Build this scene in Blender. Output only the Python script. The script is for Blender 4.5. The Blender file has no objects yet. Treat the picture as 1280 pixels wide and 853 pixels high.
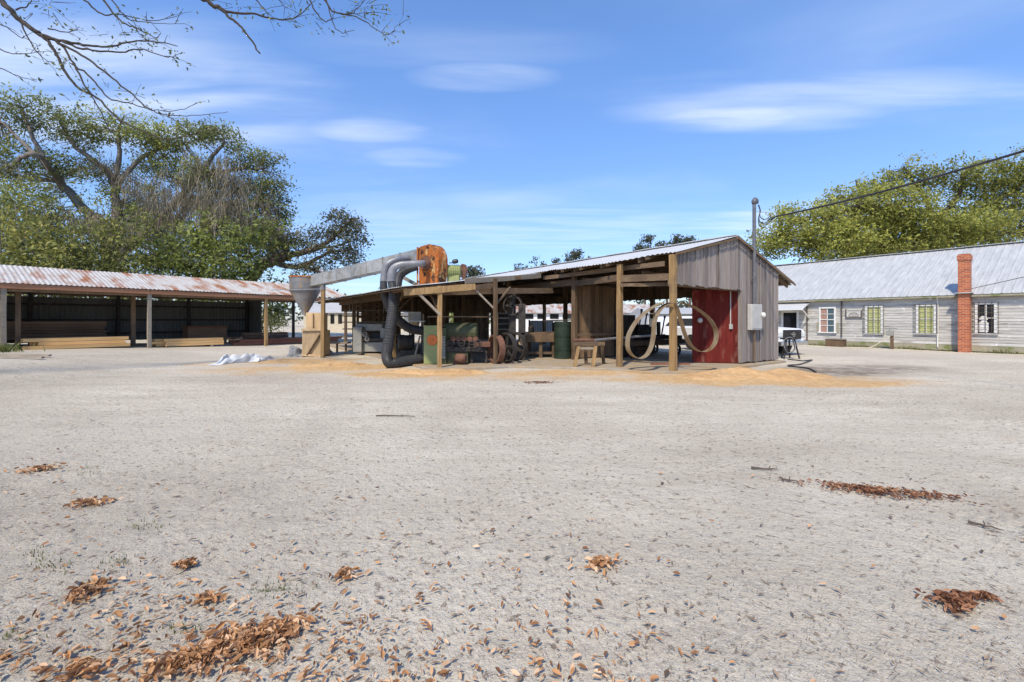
import bpy, math, random
import numpy as np
from mathutils import Vector, Matrix, noise as mnoise

R = random.Random(11)
scene = bpy.context.scene
COL = scene.collection
CAMH, F, HX, HY = 1.5, 560.0, 640.0, 400.0
def at(px, py, Y):
    """a point of the place, from a bearing in the survey photograph and its distance"""
    return Vector(((px - HX) / F * Y, Y, CAMH + (HY - py) / F * Y))
def smooth(a, b, x):
    t = min(1, max(0, (x - a) / (b - a))); return t * t * (3 - 2 * t)

# ---------------------------------------------------------------- mesh builder
class MB:
    def __init__(s): s.v, s.f, s.t = [], [], []
    def add(s, vs, fs, tint=None):
        b = len(s.v); s.v += [tuple(p) for p in vs]
        t = R.random() if tint is None else tint
        for f in fs: s.f.append(tuple(i + b for i in f)); s.t.append(t)
    def box(s, x0, x1, y0, y1, z0, z1, tint=None, jit=0.0):
        j = lambda: R.uniform(-jit, jit)
        vs = [(x + j(), y + j(), z + j()) for z in (z0, z1) for y in (y0, y1) for x in (x0, x1)]
        s.add(vs, [(0, 2, 3, 1), (4, 5, 7, 6), (0, 1, 5, 4), (2, 6, 7, 3), (0, 4, 6, 2), (1, 3, 7, 5)], tint)
    def bar(s, p, q, w, h=None, seg=1, jit=0.0, tint=None, up=None, roll=0.0):
        h = w if h is None else h
        p, q = Vector(p), Vector(q); d = (q - p).normalized()
        u = Vector(up) if up else (Vector((0, 0, 1)) if abs(d.z) < .9 else Vector((0, 1, 0)))
        a = d.cross(u).normalized(); b = a.cross(d).normalized()
        if roll: a, b = a * math.cos(roll) + b * math.sin(roll), b * math.cos(roll) - a * math.sin(roll)
        vs = []; fs = []
        for i in range(seg + 1):
            c = p.lerp(q, i / seg)
            for sa, sb in ((-1, -1), (1, -1), (1, 1), (-1, 1)):
                vs.append(c + a * (sa * w / 2 + R.uniform(-jit, jit)) + b * (sb * h / 2 + R.uniform(-jit, jit)))
        for i in range(seg):
            for k in range(4):
                a0 = i * 4 + k; a1 = i * 4 + (k + 1) % 4
                fs.append((a0, a1, a1 + 4, a0 + 4))
        n = seg * 4
        fs += [(3, 2, 1, 0), (n, n + 1, n + 2, n + 3)]
        s.add(vs, fs, tint)
    def tube(s, pts, r, n=8, cap=True, tint=None, jit=0.0):
        pts = [Vector(p) for p in pts]; m = len(pts)
        rr = r if hasattr(r, '__len__') else [r] * m
        ref = Vector((0, 0, 1)); vs = []; fs = []; pa = None
        for i, p in enumerate(pts):
            d = (pts[min(i + 1, m - 1)] - pts[max(i - 1, 0)]).normalized()
            if pa is None:
                a = d.cross(ref if abs(d.z) < .9 else Vector((1, 0, 0))).normalized()
            else:
                a = (pa - d * pa.dot(d)).normalized()
            pa = a; b = d.cross(a)
            for k in range(n):
                an = 2 * math.pi * k / n
                q = rr[i] * (1 + R.uniform(-jit, jit))
                vs.append(p + (a * math.cos(an) + b * math.sin(an)) * q)
        for i in range(m - 1):
            for k in range(n):
                fs.append((i * n + k, i * n + (k + 1) % n, (i + 1) * n + (k + 1) % n, (i + 1) * n + k))
        if cap: fs += [tuple(range(n))[::-1], tuple((m - 1) * n + k for k in range(n))]
        s.add(vs, fs, tint)
    def lathe(s, prof, c, axis=(0, 0, 1), n=20, cap=True, tint=None, tilt=None):
        c = Vector(c); d = Vector(axis).normalized()
        a = d.cross(Vector((0, 0, 1)) if abs(d.z) < .9 else Vector((1, 0, 0))).normalized(); b = d.cross(a)
        vs = []; fs = []
        for r, h in prof:
            for k in range(n):
                an = 2 * math.pi * k / n
                vs.append(c + d * h + (a * math.cos(an) + b * math.sin(an)) * r)
        for i in range(len(prof) - 1):
            for k in range(n):
                fs.append((i * n + k, i * n + (k + 1) % n, (i + 1) * n + (k + 1) % n, (i + 1) * n + k))
        if cap: fs += [tuple(range(n))[::-1], tuple((len(prof) - 1) * n + k for k in range(n))]
        s.add(vs, fs, tint)
    def ring(s, c, axis, ro, ri, w, n=32, tint=None):
        s.lathe([(ro, -w / 2), (ro, w / 2), (ri, w / 2), (ri, -w / 2), (ro, -w / 2)], c, axis, n, False, tint)
    def prism(s, poly, depth, tint=None):
        """poly: list of 3D points in one plane, depth: Vector"""
        n = len(poly); d = Vector(depth); P = [Vector(p) for p in poly]
        vs = P + [p + d for p in P]
        fs = [tuple(range(n))[::-1], tuple(range(n, 2 * n))] + [(k, (k + 1) % n, (k + 1) % n + n, k + n) for k in range(n)]
        s.add(vs, fs, tint)
    def quadgrid(s, fn, nu, nv, tint=None):
        vs = [fn(i / nu, j / nv) for j in range(nv + 1) for i in range(nu + 1)]
        fs = [(j * (nu + 1) + i, j * (nu + 1) + i + 1, (j + 1) * (nu + 1) + i + 1, (j + 1) * (nu + 1) + i) for j in range(nv) for i in range(nu)]
        s.add(vs, fs, tint)

MX = {}
def make_obj(name, mb, mat, M=None, world=False, smooth_=False):
    vs = mb.v
    if M is not None and world:
        Mi = M.inverted(); vs = [tuple(Mi @ Vector(v)) for v in vs]
    me = bpy.data.meshes.new(name)
    me.from_pydata(vs, [], mb.f)
    at_ = me.attributes.new('tint', 'FLOAT', 'FACE'); at_.data.foreach_set('value', mb.t)
    if smooth_: me.polygons.foreach_set('use_smooth', [True] * len(me.polygons))
    me.materials.append(mat); me.update()
    o = bpy.data.objects.new(name, me); COL.objects.link(o)
    return o
def meta(o, label=None, cat=None, group=None, kind=None):
    if label: o['label'] = label
    if cat: o['category'] = cat
    if group: o['group'] = group
    if kind: o['kind'] = kind
    return o
def thing(name, label, cat, loc=(0, 0, 0), rot=0.0, group=None):
    o = bpy.data.objects.new(name, None); COL.objects.link(o)
    o.empty_display_size = .2
    o.location = loc; o.rotation_euler = (0, 0, rot)
    MX[o] = Matrix.Translation(Vector(loc)) @ Matrix.Rotation(rot, 4, 'Z')
    return meta(o, label, cat, group)
def part(name, mb, mat, parent, label=None, world=False, sm=False, bevel=0.0):
    o = make_obj(name, mb, mat, MX[parent], world, sm)
    o.parent = parent; MX[o] = MX[parent]
    if label: o['label'] = label
    if bevel:
        m = o.modifiers.new('bevel', 'BEVEL'); m.width = bevel; m.segments = 2; m.limit_method = 'ANGLE'
    return o
def solo(name, mb, mat, label, cat, group=None, origin=None, rot=0.0, sm=False, kind=None, world=True, bevel=0.0):
    if origin is None:
        a = np.array(mb.v); origin = (float((a[:, 0].min() + a[:, 0].max()) / 2), float((a[:, 1].min() + a[:, 1].max()) / 2), float(a[:, 2].min()))
    M = Matrix.Translation(Vector(origin)) @ Matrix.Rotation(rot, 4, 'Z')
    o = make_obj(name, mb, mat, M, world, sm)
    o.location = origin; o.rotation_euler = (0, 0, rot); MX[o] = M
    if bevel:
        m = o.modifiers.new('bevel', 'BEVEL'); m.width = bevel; m.segments = 2; m.limit_method = 'ANGLE'
    return meta(o, label, cat, group, kind)
def dup(root, loc, rot=None, label=None):
    r = root.copy(); COL.objects.link(r); r.location = loc
    if rot is not None: r.rotation_euler = (0, 0, rot)
    if label: r['label'] = label
    for ch in root.children:
        c = ch.copy(); COL.objects.link(c); c.parent = r
        for g in ch.children:
            d = g.copy(); COL.objects.link(d); d.parent = c
    return r

# ---------------------------------------------------------------- materials
def rgba(c): return (c[0], c[1], c[2], 1)
def surf(name, c1, c2, scale=5, st=(1, 1, 1), lo=.3, hi=.7, c3=None, s3=2, st3=(1, 1, 1), lo3=.5, hi3=.65,
         rough=.85, metal=0.0, bump=.25, bdist=.01, tint=.0, coord='Object', detail=7, c4=None, s4=30, lo4=.6, hi4=.66, spec=.3, transl=0.0):
    m = bpy.data.materials.new(name); m.use_nodes = True
    nt = m.node_tree; N = nt.nodes; L = nt.links; N.clear()
    out = N.new('ShaderNodeOutputMaterial'); bs = N.new('ShaderNodeBsdfPrincipled')
    tc = N.new('ShaderNodeTexCoord')
    def nz(sc, stv, det=detail):
        mp = N.new('ShaderNodeMapping'); mp.inputs['Scale'].default_value = stv
        L.new(tc.outputs[coord], mp.inputs['Vector'])
        n = N.new('ShaderNodeTexNoise'); n.inputs['Scale'].default_value = sc; n.inputs['Detail'].default_value = det
        n.inputs['Roughness'].default_value = .62
        L.new(mp.outputs[0], n.inputs['Vector']); return n
    def rng(src, a, b, c=0.0, d=1.0):
        r = N.new('ShaderNodeMapRange'); r.inputs[1].default_value = a; r.inputs[2].default_value = b
        r.inputs[3].default_value = c; r.inputs[4].default_value = d; L.new(src, r.inputs[0]); return r.outputs[0]
    def mix(fac, a, b):
        x = N.new('ShaderNodeMix'); x.data_type = 'RGBA'; L.new(fac, x.inputs[0])
        for sock, val in ((6, a), (7, b)):
            if hasattr(val, 'is_linked') or hasattr(val, 'links'): L.new(val, x.inputs[sock])
            else: x.inputs[sock].default_value = rgba(val)
        return x.outputs[2]
    n1 = nz(scale, st)
    col = mix(rng(n1.outputs[0], lo, hi), c1, c2)
    if c3 is not None: col = mix(rng(nz(s3, st3).outputs[0], lo3, hi3), col, c3)
    if c4 is not None: col = mix(rng(nz(s4, (1, 1, 1), 3).outputs[0], lo4, hi4), col, c4)
    if tint:
        a = N.new('ShaderNodeAttribute'); a.attribute_name = 'tint'
        v = rng(a.outputs['Fac'], 0, 1, 1 - tint, 1 + tint)
        hs = N.new('ShaderNodeHueSaturation'); L.new(v, hs.inputs['Value']); L.new(col, hs.inputs['Color']); col = hs.outputs[0]
    L.new(col, bs.inputs['Base Color'])
    bs.inputs['Roughness'].default_value = rough; bs.inputs['Metallic'].default_value = metal
    bs.inputs['Specular IOR Level'].default_value = spec
    if bump:
        bp = N.new('ShaderNodeBump'); bp.inputs['Strength'].default_value = bump; bp.inputs['Distance'].default_value = bdist
        L.new(n1.outputs[0], bp.inputs['Height']); L.new(bp.outputs[0], bs.inputs['Normal'])
    sh = bs.outputs[0]
    if transl:
        tr = N.new('ShaderNodeBsdfTranslucent'); L.new(col, tr.inputs[0])
        mx = N.new('ShaderNodeMixShader'); mx.inputs[0].default_value = transl
        L.new(sh, mx.inputs[1]); L.new(tr.outputs[0], mx.inputs[2]); sh = mx.outputs[0]
    L.new(sh, out.inputs[0])
    return m

def wood(name, c1, c2, axis='z', tint=.3, c3=None, scale=22, **k):
    st = {'x': (.06, 1, 1), 'y': (1, .06, 1), 'z': (1, 1, .06)}[axis]
    return surf(name, c1, c2, scale=scale, st=st, lo=.25, hi=.75, tint=tint, c3=c3, rough=.9, bump=.35, bdist=.008, **k)

M = {}
M['gable_x'] = wood('weathered_board', (.155, .13, .115), (.30, .262, .235), 'z', .28, c3=(.16, .12, .10), s3=2.2, st3=(3, 1, .4), lo3=.58, hi3=.75)
M['post'] = wood('post_timber', (.20, .12, .05), (.42, .275, .125), 'z', .2, c3=(.17, .11, .06), s3=1.5, lo3=.5, hi3=.7)
M['timber'] = wood('old_timber', (.085, .056, .034), (.20, .138, .085), 'x', .3, c3=(.07, .046, .03), s3=1.2, lo3=.5, hi3=.75)  # base darkened to stand in for eave shade on the beams
M['timber_y'] = wood('old_timber_long', (.085, .056, .034), (.20, .138, .085), 'y', .3, c3=(.07, .046, .03), s3=1.2, lo3=.5, hi3=.75)  # same eave shade worked into the base colour
M['brown_plank'] = wood('brown_plank', (.105, .066, .038), (.225, .15, .088), 'z', .3, c3=(.10, .065, .04), s3=1.5, lo3=.5, hi3=.7)
M['plywood'] = wood('tan_plywood', (.40, .27, .14), (.60, .44, .26), 'z', .15, c3=(.28, .18, .09), s3=3, lo3=.55, hi3=.75)
M['fresh'] = wood('fresh_lumber', (.56, .32, .12), (.76, .50, .23), 'x', .22)
M['dark_lumber'] = wood('dark_lumber', (.13, .075, .045), (.25, .15, .09), 'x', .35)
M['red_lumber'] = wood('red_lumber', (.20, .075, .045), (.34, .14, .08), 'x', .3)
M['grey_lumber'] = wood('grey_lumber', (.24, .20, .15), (.42, .36, .28), 'x', .3)
M['fascia'] = wood('rusty_fascia_board', (.28, .13, .07), (.44, .22, .12), 'x', .15)
M['red_paint'] = surf('worn_red_paint', (.09, .013, .010), (.14, .021, .016), 6, (3, 3, .5), c3=(.24, .12, .09), s3=2.6, st3=(2, 2, .7), lo3=.56, hi3=.8, rough=.75, tint=.2, spec=.1)
M['galv_new'] = surf('galvanised_roof', (.48, .48, .47), (.62, .62, .60), 3, (2, .3, 1), c3=(.34, .24, .17), s3=2.2, st3=(.4, 1.5, 1), lo3=.64, hi3=.8, rough=.5, metal=.25, bump=.05)
M['galv_rust'] = surf('rusty_roof', (.54, .53, .50), (.42, .37, .32), 3, (2, .3, 1), c3=(.31, .125, .05), s3=.9, st3=(2.2, .5, 1), lo3=.49, hi3=.63, rough=.6, metal=.15, bump=.05)
M['galv_blue'] = surf('grey_metal_roof', (.36, .365, .36), (.49, .49, .475), 2.0, (.35, 2.2, 1), c3=(.30, .295, .285), s3=3.5, st3=(.12, 2.5, 1), lo3=.52, hi3=.8, rough=.55, metal=.08, bump=.05)
M['duct'] = surf('galvanised_duct', (.28, .28, .26), (.43, .42, .39), 4, c3=(.22, .16, .10), s3=3, lo3=.52, hi3=.75, rough=.5, metal=.4, bump=.05, tint=.15)
M['hopper'] = surf('grey_hopper_steel', (.17, .17, .17), (.29, .28, .275), 3, c3=(.38, .23, .09), s3=2.6, st3=(1.6, 1.6, .5), lo3=.56, hi3=.7, rough=.5, metal=.4, bump=.05)
M['rust'] = surf('rust_orange', (.24, .05, .014), (.55, .20, .04), 4, c3=(.62, .45, .20), s3=4, st3=(1, 1, .45), lo3=.55, hi3=.66, c4=(.06, .026, .016), s4=4, lo4=.50, hi4=.62, rough=.85, bump=.4)
M['rust_dark'] = surf('rust_brown', (.10, .045, .03), (.20, .10, .065), 6, rough=.85, bump=.4)
M['hose'] = surf('black_hose', (.02, .02, .022), (.05, .05, .052), 5, rough=.5, bump=.1, spec=.4)
M['mast'] = surf('weathered_mast', (.10, .10, .11), (.18, .18, .19), 6, rough=.5, metal=.3, bump=.05)
M['pipe'] = surf('grey_pipe', (.17, .17, .18), (.28, .28, .285), 4, rough=.5, metal=.3, bump=.05)
M['green'] = surf('machine_green', (.23, .26, .095), (.31, .33, .14), 3, c3=(.13, .12, .055), s3=4, lo3=.58, hi3=.75, rough=.55, bump=.1)
M['olive'] = surf('machine_olive', (.04, .045, .02), (.085, .09, .04), 4, c3=(.08, .05, .03), s3=4, lo3=.55, hi3=.7, rough=.6, bump=.15)
M['dark_green'] = surf('dark_green_steel', (.014, .024, .015), (.03, .045, .028), 3, rough=.55, bump=.1)
M['orange'] = surf('machine_orange', (.55, .13, .03), (.68, .2, .05), 4, rough=.5, bump=.05)
M['steel_dark'] = surf('dark_machine_steel', (.025, .023, .022), (.075, .062, .052), 6, rough=.6, metal=.3, bump=.2)
M['steel_grey'] = surf('grey_machine_paint', (.22, .22, .20), (.34, .33, .29), 4, c3=(.14, .11, .08), s3=4, lo3=.58, hi3=.75, rough=.6, bump=.1)
M['blade'] = surf('saw_blade_steel', (.22, .165, .095), (.40, .31, .20), 8, c3=(.20, .11, .05), s3=4, lo3=.5, hi3=.7, rough=.55, metal=.4, bump=.05)
M['white_metal'] = surf('pale_painted_metal', (.40, .39, .36), (.50, .49, .455), 4, c3=(.35, .27, .2), s3=7, lo3=.66, hi3=.8, rough=.5, bump=.05)
M['tarp'] = surf('pale_tarp', (.52, .54, .55), (.66, .68, .69), 3, rough=.6, bump=.3)
M['bag'] = surf('grey_bag', (.16, .16, .16), (.34, .33, .31), 5, rough=.8, bump=.4)
M['concrete'] = surf('old_concrete', (.25, .21, .16), (.36, .31, .24), 3, c3=(.36, .24, .115), s3=1.1, lo3=.42, hi3=.68, c4=(.22, .18, .14), s4=11, lo4=.62, hi4=.75, rough=.95, bump=.4)
M['siding'] = surf('peeling_siding', (.38, .36, .32), (.54, .52, .475), 5, (3, .25, 3), c3=(.25, .235, .21), s3=3.2, st3=(3, .35, 4), lo3=.54, hi3=.66, c4=(.64, .63, .60), s4=4, lo4=.62, hi4=.7, rough=.9, bump=.2, tint=.14)
M['base_board'] = surf('mossy_base_board', (.27, .24, .16), (.38, .35, .26), 4, c3=(.17, .19, .07), s3=2, lo3=.5, hi3=.65, rough=.95, bump=.3)
M['trim'] = surf('white_trim', (.60, .59, .55), (.74, .73, .69), 6, c3=(.38, .35, .30), s3=5, lo3=.6, hi3=.75, rough=.7, bump=.1)
M['glass'] = surf('dark_glass', (.012, .013, .014), (.02, .022, .024), 2, rough=.08, bump=0, spec=.5)
M['green_blind'] = surf('yellow_green_blind', (.36, .38, .14), (.50, .50, .24), 5, (1, 1, .2), rough=.6, bump=0)
M['pink_curtain'] = surf('brown_pink_curtain', (.25, .12, .09), (.42, .28, .22), 8, (1, 6, .2), rough=.8, bump=0)
M['blue_curtain'] = surf('blue_grey_curtain', (.04, .07, .08), (.09, .13, .15), 8, (1, 6, .2), rough=.5, bump=0)
M['bars'] = surf('window_bars', (.05, .042, .035), (.13, .10, .08), 20, rough=.7, bump=.1)
M['white_shiny'] = surf('white_vehicle_paint', (.74, .74, .73), (.80, .80, .79), 2, rough=.25, bump=0, spec=.5)
M['black_plastic'] = surf('black_plastic', (.018, .018, .02), (.04, .04, .042), 6, rough=.45, bump=.05)
M['rubber'] = surf('rubber', (.018, .017, .016), (.04, .037, .034), 8, rough=.85, bump=.2)
M['chrome'] = surf('chrome', (.6, .6, .6), (.7, .7, .7), 3, rough=.2, metal=.9, bump=0)
M['amber'] = surf('amber_lens', (.6, .17, .02), (.7, .25, .03), 3, rough=.2, bump=0)
M['lens'] = surf('clear_lens', (.6, .62, .6), (.7, .72, .7), 9, rough=.12, bump=0)
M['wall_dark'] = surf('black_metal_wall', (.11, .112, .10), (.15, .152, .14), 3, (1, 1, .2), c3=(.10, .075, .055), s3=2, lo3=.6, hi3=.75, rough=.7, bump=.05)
M['wall_grey'] = surf('grey_metal_wall', (.40, .41, .41), (.52, .53, .53), 3, (1, 1, .2), c3=(.36, .27, .2), s3=2, lo3=.6, hi3=.75, rough=.6, bump=.05)
M['wall_white'] = surf('white_wall', (.66, .65, .62), (.76, .75, .72), 3, c3=(.5, .46, .4), s3=2, lo3=.6, hi3=.8, rough=.8, bump=.05)
M['cream'] = surf('cream_wall', (.50, .44, .33), (.6, .54, .42), 3, rough=.8, bump=.05)
M['bark'] = surf('bark', (.055, .042, .032), (.15, .12, .095), 7, (1, 1, .3), rough=.95, bump=.6, bdist=.03)
M['bark_grey'] = surf('grey_bark', (.10, .085, .07), (.24, .21, .18), 7, (1, 1, .3), rough=.95, bump=.5, bdist=.03)
M['twig_dark'] = surf('dark_twig', (.035, .028, .023), (.08, .066, .055), 9, rough=.95, bump=.3)
def leaf_mat(name, stops, transl=.3, rough=.55):
    m = surf(name, (0, 0, 0), (0, 0, 0), rough=rough, bump=0, transl=transl, spec=.25)
    nt = m.node_tree; N = nt.nodes; L = nt.links
    a = N.new('ShaderNodeAttribute'); a.attribute_name = 'tint'
    cr = N.new('ShaderNodeValToRGB'); L.new(a.outputs['Fac'], cr.inputs[0])
    e = cr.color_ramp.elements
    for i, (p, c) in enumerate(stops):
        el = e[i] if i < 2 else e.new(p)
        el.position = p; el.color = rgba(c)
    for n in N:
        if n.type == 'BSDF_PRINCIPLED': L.new(cr.outputs[0], n.inputs['Base Color'])
        if n.type == 'BSDF_TRANSLUCENT': L.new(cr.outputs[0], n.inputs[0])
    return m
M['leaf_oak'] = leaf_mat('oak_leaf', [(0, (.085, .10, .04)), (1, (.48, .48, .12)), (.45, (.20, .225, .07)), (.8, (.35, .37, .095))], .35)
M['leaf_grey'] = leaf_mat('grey_oak_leaf', [(0, (.055, .06, .03)), (1, (.27, .25, .11)), (.5, (.125, .125, .055))], .3)
M['leaf_yellow'] = leaf_mat('yellow_green_leaf', [(0, (.06, .072, .02)), (1, (.46, .46, .10)), (.5, (.23, .24, .052))], .4)
M['leaf_bright'] = leaf_mat('bright_green_leaf', [(0, (.05, .07, .022)), (1, (.33, .36, .09)), (.5, (.16, .195, .048))], .4)
M['leaf_bush'] = leaf_mat('bush_leaf', [(0, (.06, .075, .025)), (1, (.38, .36, .10)), (.5, (.18, .20, .055))], .35)
M['leaf_far'] = leaf_mat('far_leaf', [(0, (.045, .055, .035)), (1, (.10, .11, .06)), (.5, (.06, .07, .045))], .15)
M['moss'] = leaf_mat('spanish_moss', [(0, (.13, .11, .075)), (1, (.36, .32, .22)), (.5, (.22, .19, .13))], .3, .9)
M['leaf_dead'] = leaf_mat('dead_leaf', [(0, (.17, .085, .045)), (1, (.66, .47, .30)), (.3, (.36, .18, .08)), (.6, (.50, .27, .12)), (.8, (.56, .35, .20))], .15, .7)
M['leaf_dead_red'] = leaf_mat('dead_needle', [(0, (.11, .05, .028)), (1, (.40, .22, .12)), (.5, (.23, .10, .055))], .05, .8)
M['litter'] = leaf_mat('ground_litter', [(0, (.10, .07, .05)), (1, (.42, .31, .21)), (.5, (.25, .175, .12))], 0, .9)
M['grass'] = leaf_mat('weed', [(0, (.06, .075, .02)), (1, (.25, .24, .07)), (.5, (.12, .145, .035))], .3)
def brick_mat():
    m = surf('red_brick', (.33, .085, .04), (.44, .13, .06), 8, rough=.9, bump=.0)
    nt = m.node_tree; N = nt.nodes; L = nt.links
    bs = [n for n in N if n.type == 'BSDF_PRINCIPLED'][0]
    tc = N.new('ShaderNodeTexCoord')
    sp = N.new('ShaderNodeSeparateXYZ'); L.new(tc.outputs['Object'], sp.inputs[0])
    ad = N.new('ShaderNodeMath'); L.new(sp.outputs[0], ad.inputs[0]); L.new(sp.outputs[1], ad.inputs[1])
    cb = N.new('ShaderNodeCombineXYZ'); L.new(ad.outputs[0], cb.inputs[0]); L.new(sp.outputs[2], cb.inputs[1])
    b = N.new('ShaderNodeTexBrick'); L.new(cb.outputs[0], b.inputs['Vector'])
    b.inputs['Scale'].default_value = 1; b.inputs['Brick Width'].default_value = .21; b.inputs['Row Height'].default_value = .078
    b.inputs['Mortar Size'].default_value = .011; b.inputs['Bias'].default_value = 0
    b.inputs['Color1'].default_value = (.30, .055, .022, 1); b.inputs['Color2'].default_value = (.50, .13, .045, 1)
    b.inputs['Mortar'].default_value = (.42, .28, .19, 1)
    L.new(b.outputs[0], bs.inputs['Base Color'])
    bp = N.new('ShaderNodeBump'); bp.inputs['Strength'].default_value = .5; bp.inputs['Distance'].default_value = .008; bp.invert = True
    L.new(b.outputs['Fac'], bp.inputs['Height']); L.new(bp.outputs[0], bs.inputs['Normal'])
    return m
M['brick'] = brick_mat()

# ---------------------------------------------------------------- frames of the place
P0 = Vector((4.56, 12.65, 0)); A34 = math.radians(34)
U = Vector((math.cos(A34), math.sin(A34), 0)); V = Vector((-math.sin(A34), math.cos(A34), 0))
def S(u, v, z=0): return P0 + U * u + V * v + Vector((0, 0, z))
F0 = Vector((-14.4, 26, 0)); AF = math.atan2(.807, .59)
FX = Vector((math.cos(AF), math.sin(AF), 0)); FN = Vector((-math.sin(AF), math.cos(AF), 0))
def zg(x, y):
    s = -(x - F0.x) * .59 - (y - F0.y) * .807
    return .031 * min(14, max(0, s)) * smooth(-10.5, -15.5, x)
def L_(x, y, z=0):
    p = F0 + FX * x + FN * y; return p + Vector((0, 0, z))

# ---------------------------------------------------------------- ground
SAW = [  # world x, y, radius x, radius y, strength
    (5.6, 11.25, 3.4, 1.15, 1.0), (7.6, 10.5, 2.2, .75, .9), (9.0, 10.9, 1.6, .7, .5), (1.5, 12.6, 3.2, 1.1, .75), (-2.6, 12.4, 2.6, 1.0, 1.0), (-5.3, 14.0, 2.6, 1.3, .9),
    (-8.0, 16.5, 3.0, 1.6, .75), (-9.5, 15.3, 2.5, 1.0, .45), (-7.0, 13.6, 4.2, 1.8, .5), (0, 11.9, 6, 1.1, .5), (3.5, 11.4, 3.5, 1.2, .5), (8.5, 11.2, 2.6, 1.3, .5), (.7, 12.0, 2.6, .5, .5), (4.0, 12.0, 1.5, .7, .6)]
DARK_GROUND = [(9.6, 13.3, 1.8, 1.5, 1.3), (11.5, 14.0, 2.2, 1.5, .9), (-7.5, 11.5, 2.5, 1.2, .35), (-15, 16, 5, 4, .35), (-17, 20, 3, 3, .4), (8.2, 12.1, 1.6, .8, .6), (-6, 5, 3, 3, .3), (-3.2, 3.0, 3.4, 2.2, .34), (-13, 11, 5, 3, .4), (1.5, 2.4, 2.0, 1.0, .18), (3.8, 5.5, 2.5, 1.2, .16)]  # stains and dirt; the near left entries only darken the sand
def mask(lst, x, y):
    m = 0
    for cx, cy, rx, ry, s in lst:
        d = math.hypot((x - cx) / rx, (y - cy) / ry)
        m = max(m, s * (1 - smooth(.35, 1.25, d)))
    return m
def tracks(x, y):
    if y > 40 or y < 0: return 0
    t = 0; wv = .5 * mnoise.noise((x * .25, y * .25, 2))
    for cx, cy, r in ((-21, 1, 19.2), (-21, 1, 20.9), (16, -2, 13.2), (16, -2, 14.9), (4, 34, 24.5), (4, 34, 26.2), (-2, -18, 27.5), (-2, -18, 29.2)):
        d = abs(math.hypot(x - cx, y - cy) - r + wv)
        t = max(t, .15 * (1 - smooth(.1, .42, d)))
    return t * (.5 + .9 * max(0, mnoise.noise((x * .4, y * .4, 6)) + .35))
def axis_grid(lo, hi, c0, c1, fine, grow):
    a = list(np.arange(c0, c1, fine)); d = fine
    x = c1
    while x < hi: a.append(x); d *= grow; x += d
    a.append(hi); d = fine; x = c0 - fine; b = []
    while x > lo: b.append(x); d *= grow; x -= d
    b.append(lo); return sorted(b) + a
def gh(x, y):
    z = zg(x, y) + .03 * mnoise.noise((x * .35, y * .35, 0)) + .012 * mnoise.noise((x * 1.7, y * 1.7, 3))
    z += .006 * mnoise.noise((x * 6, y * 6, 7))
    return z
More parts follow.
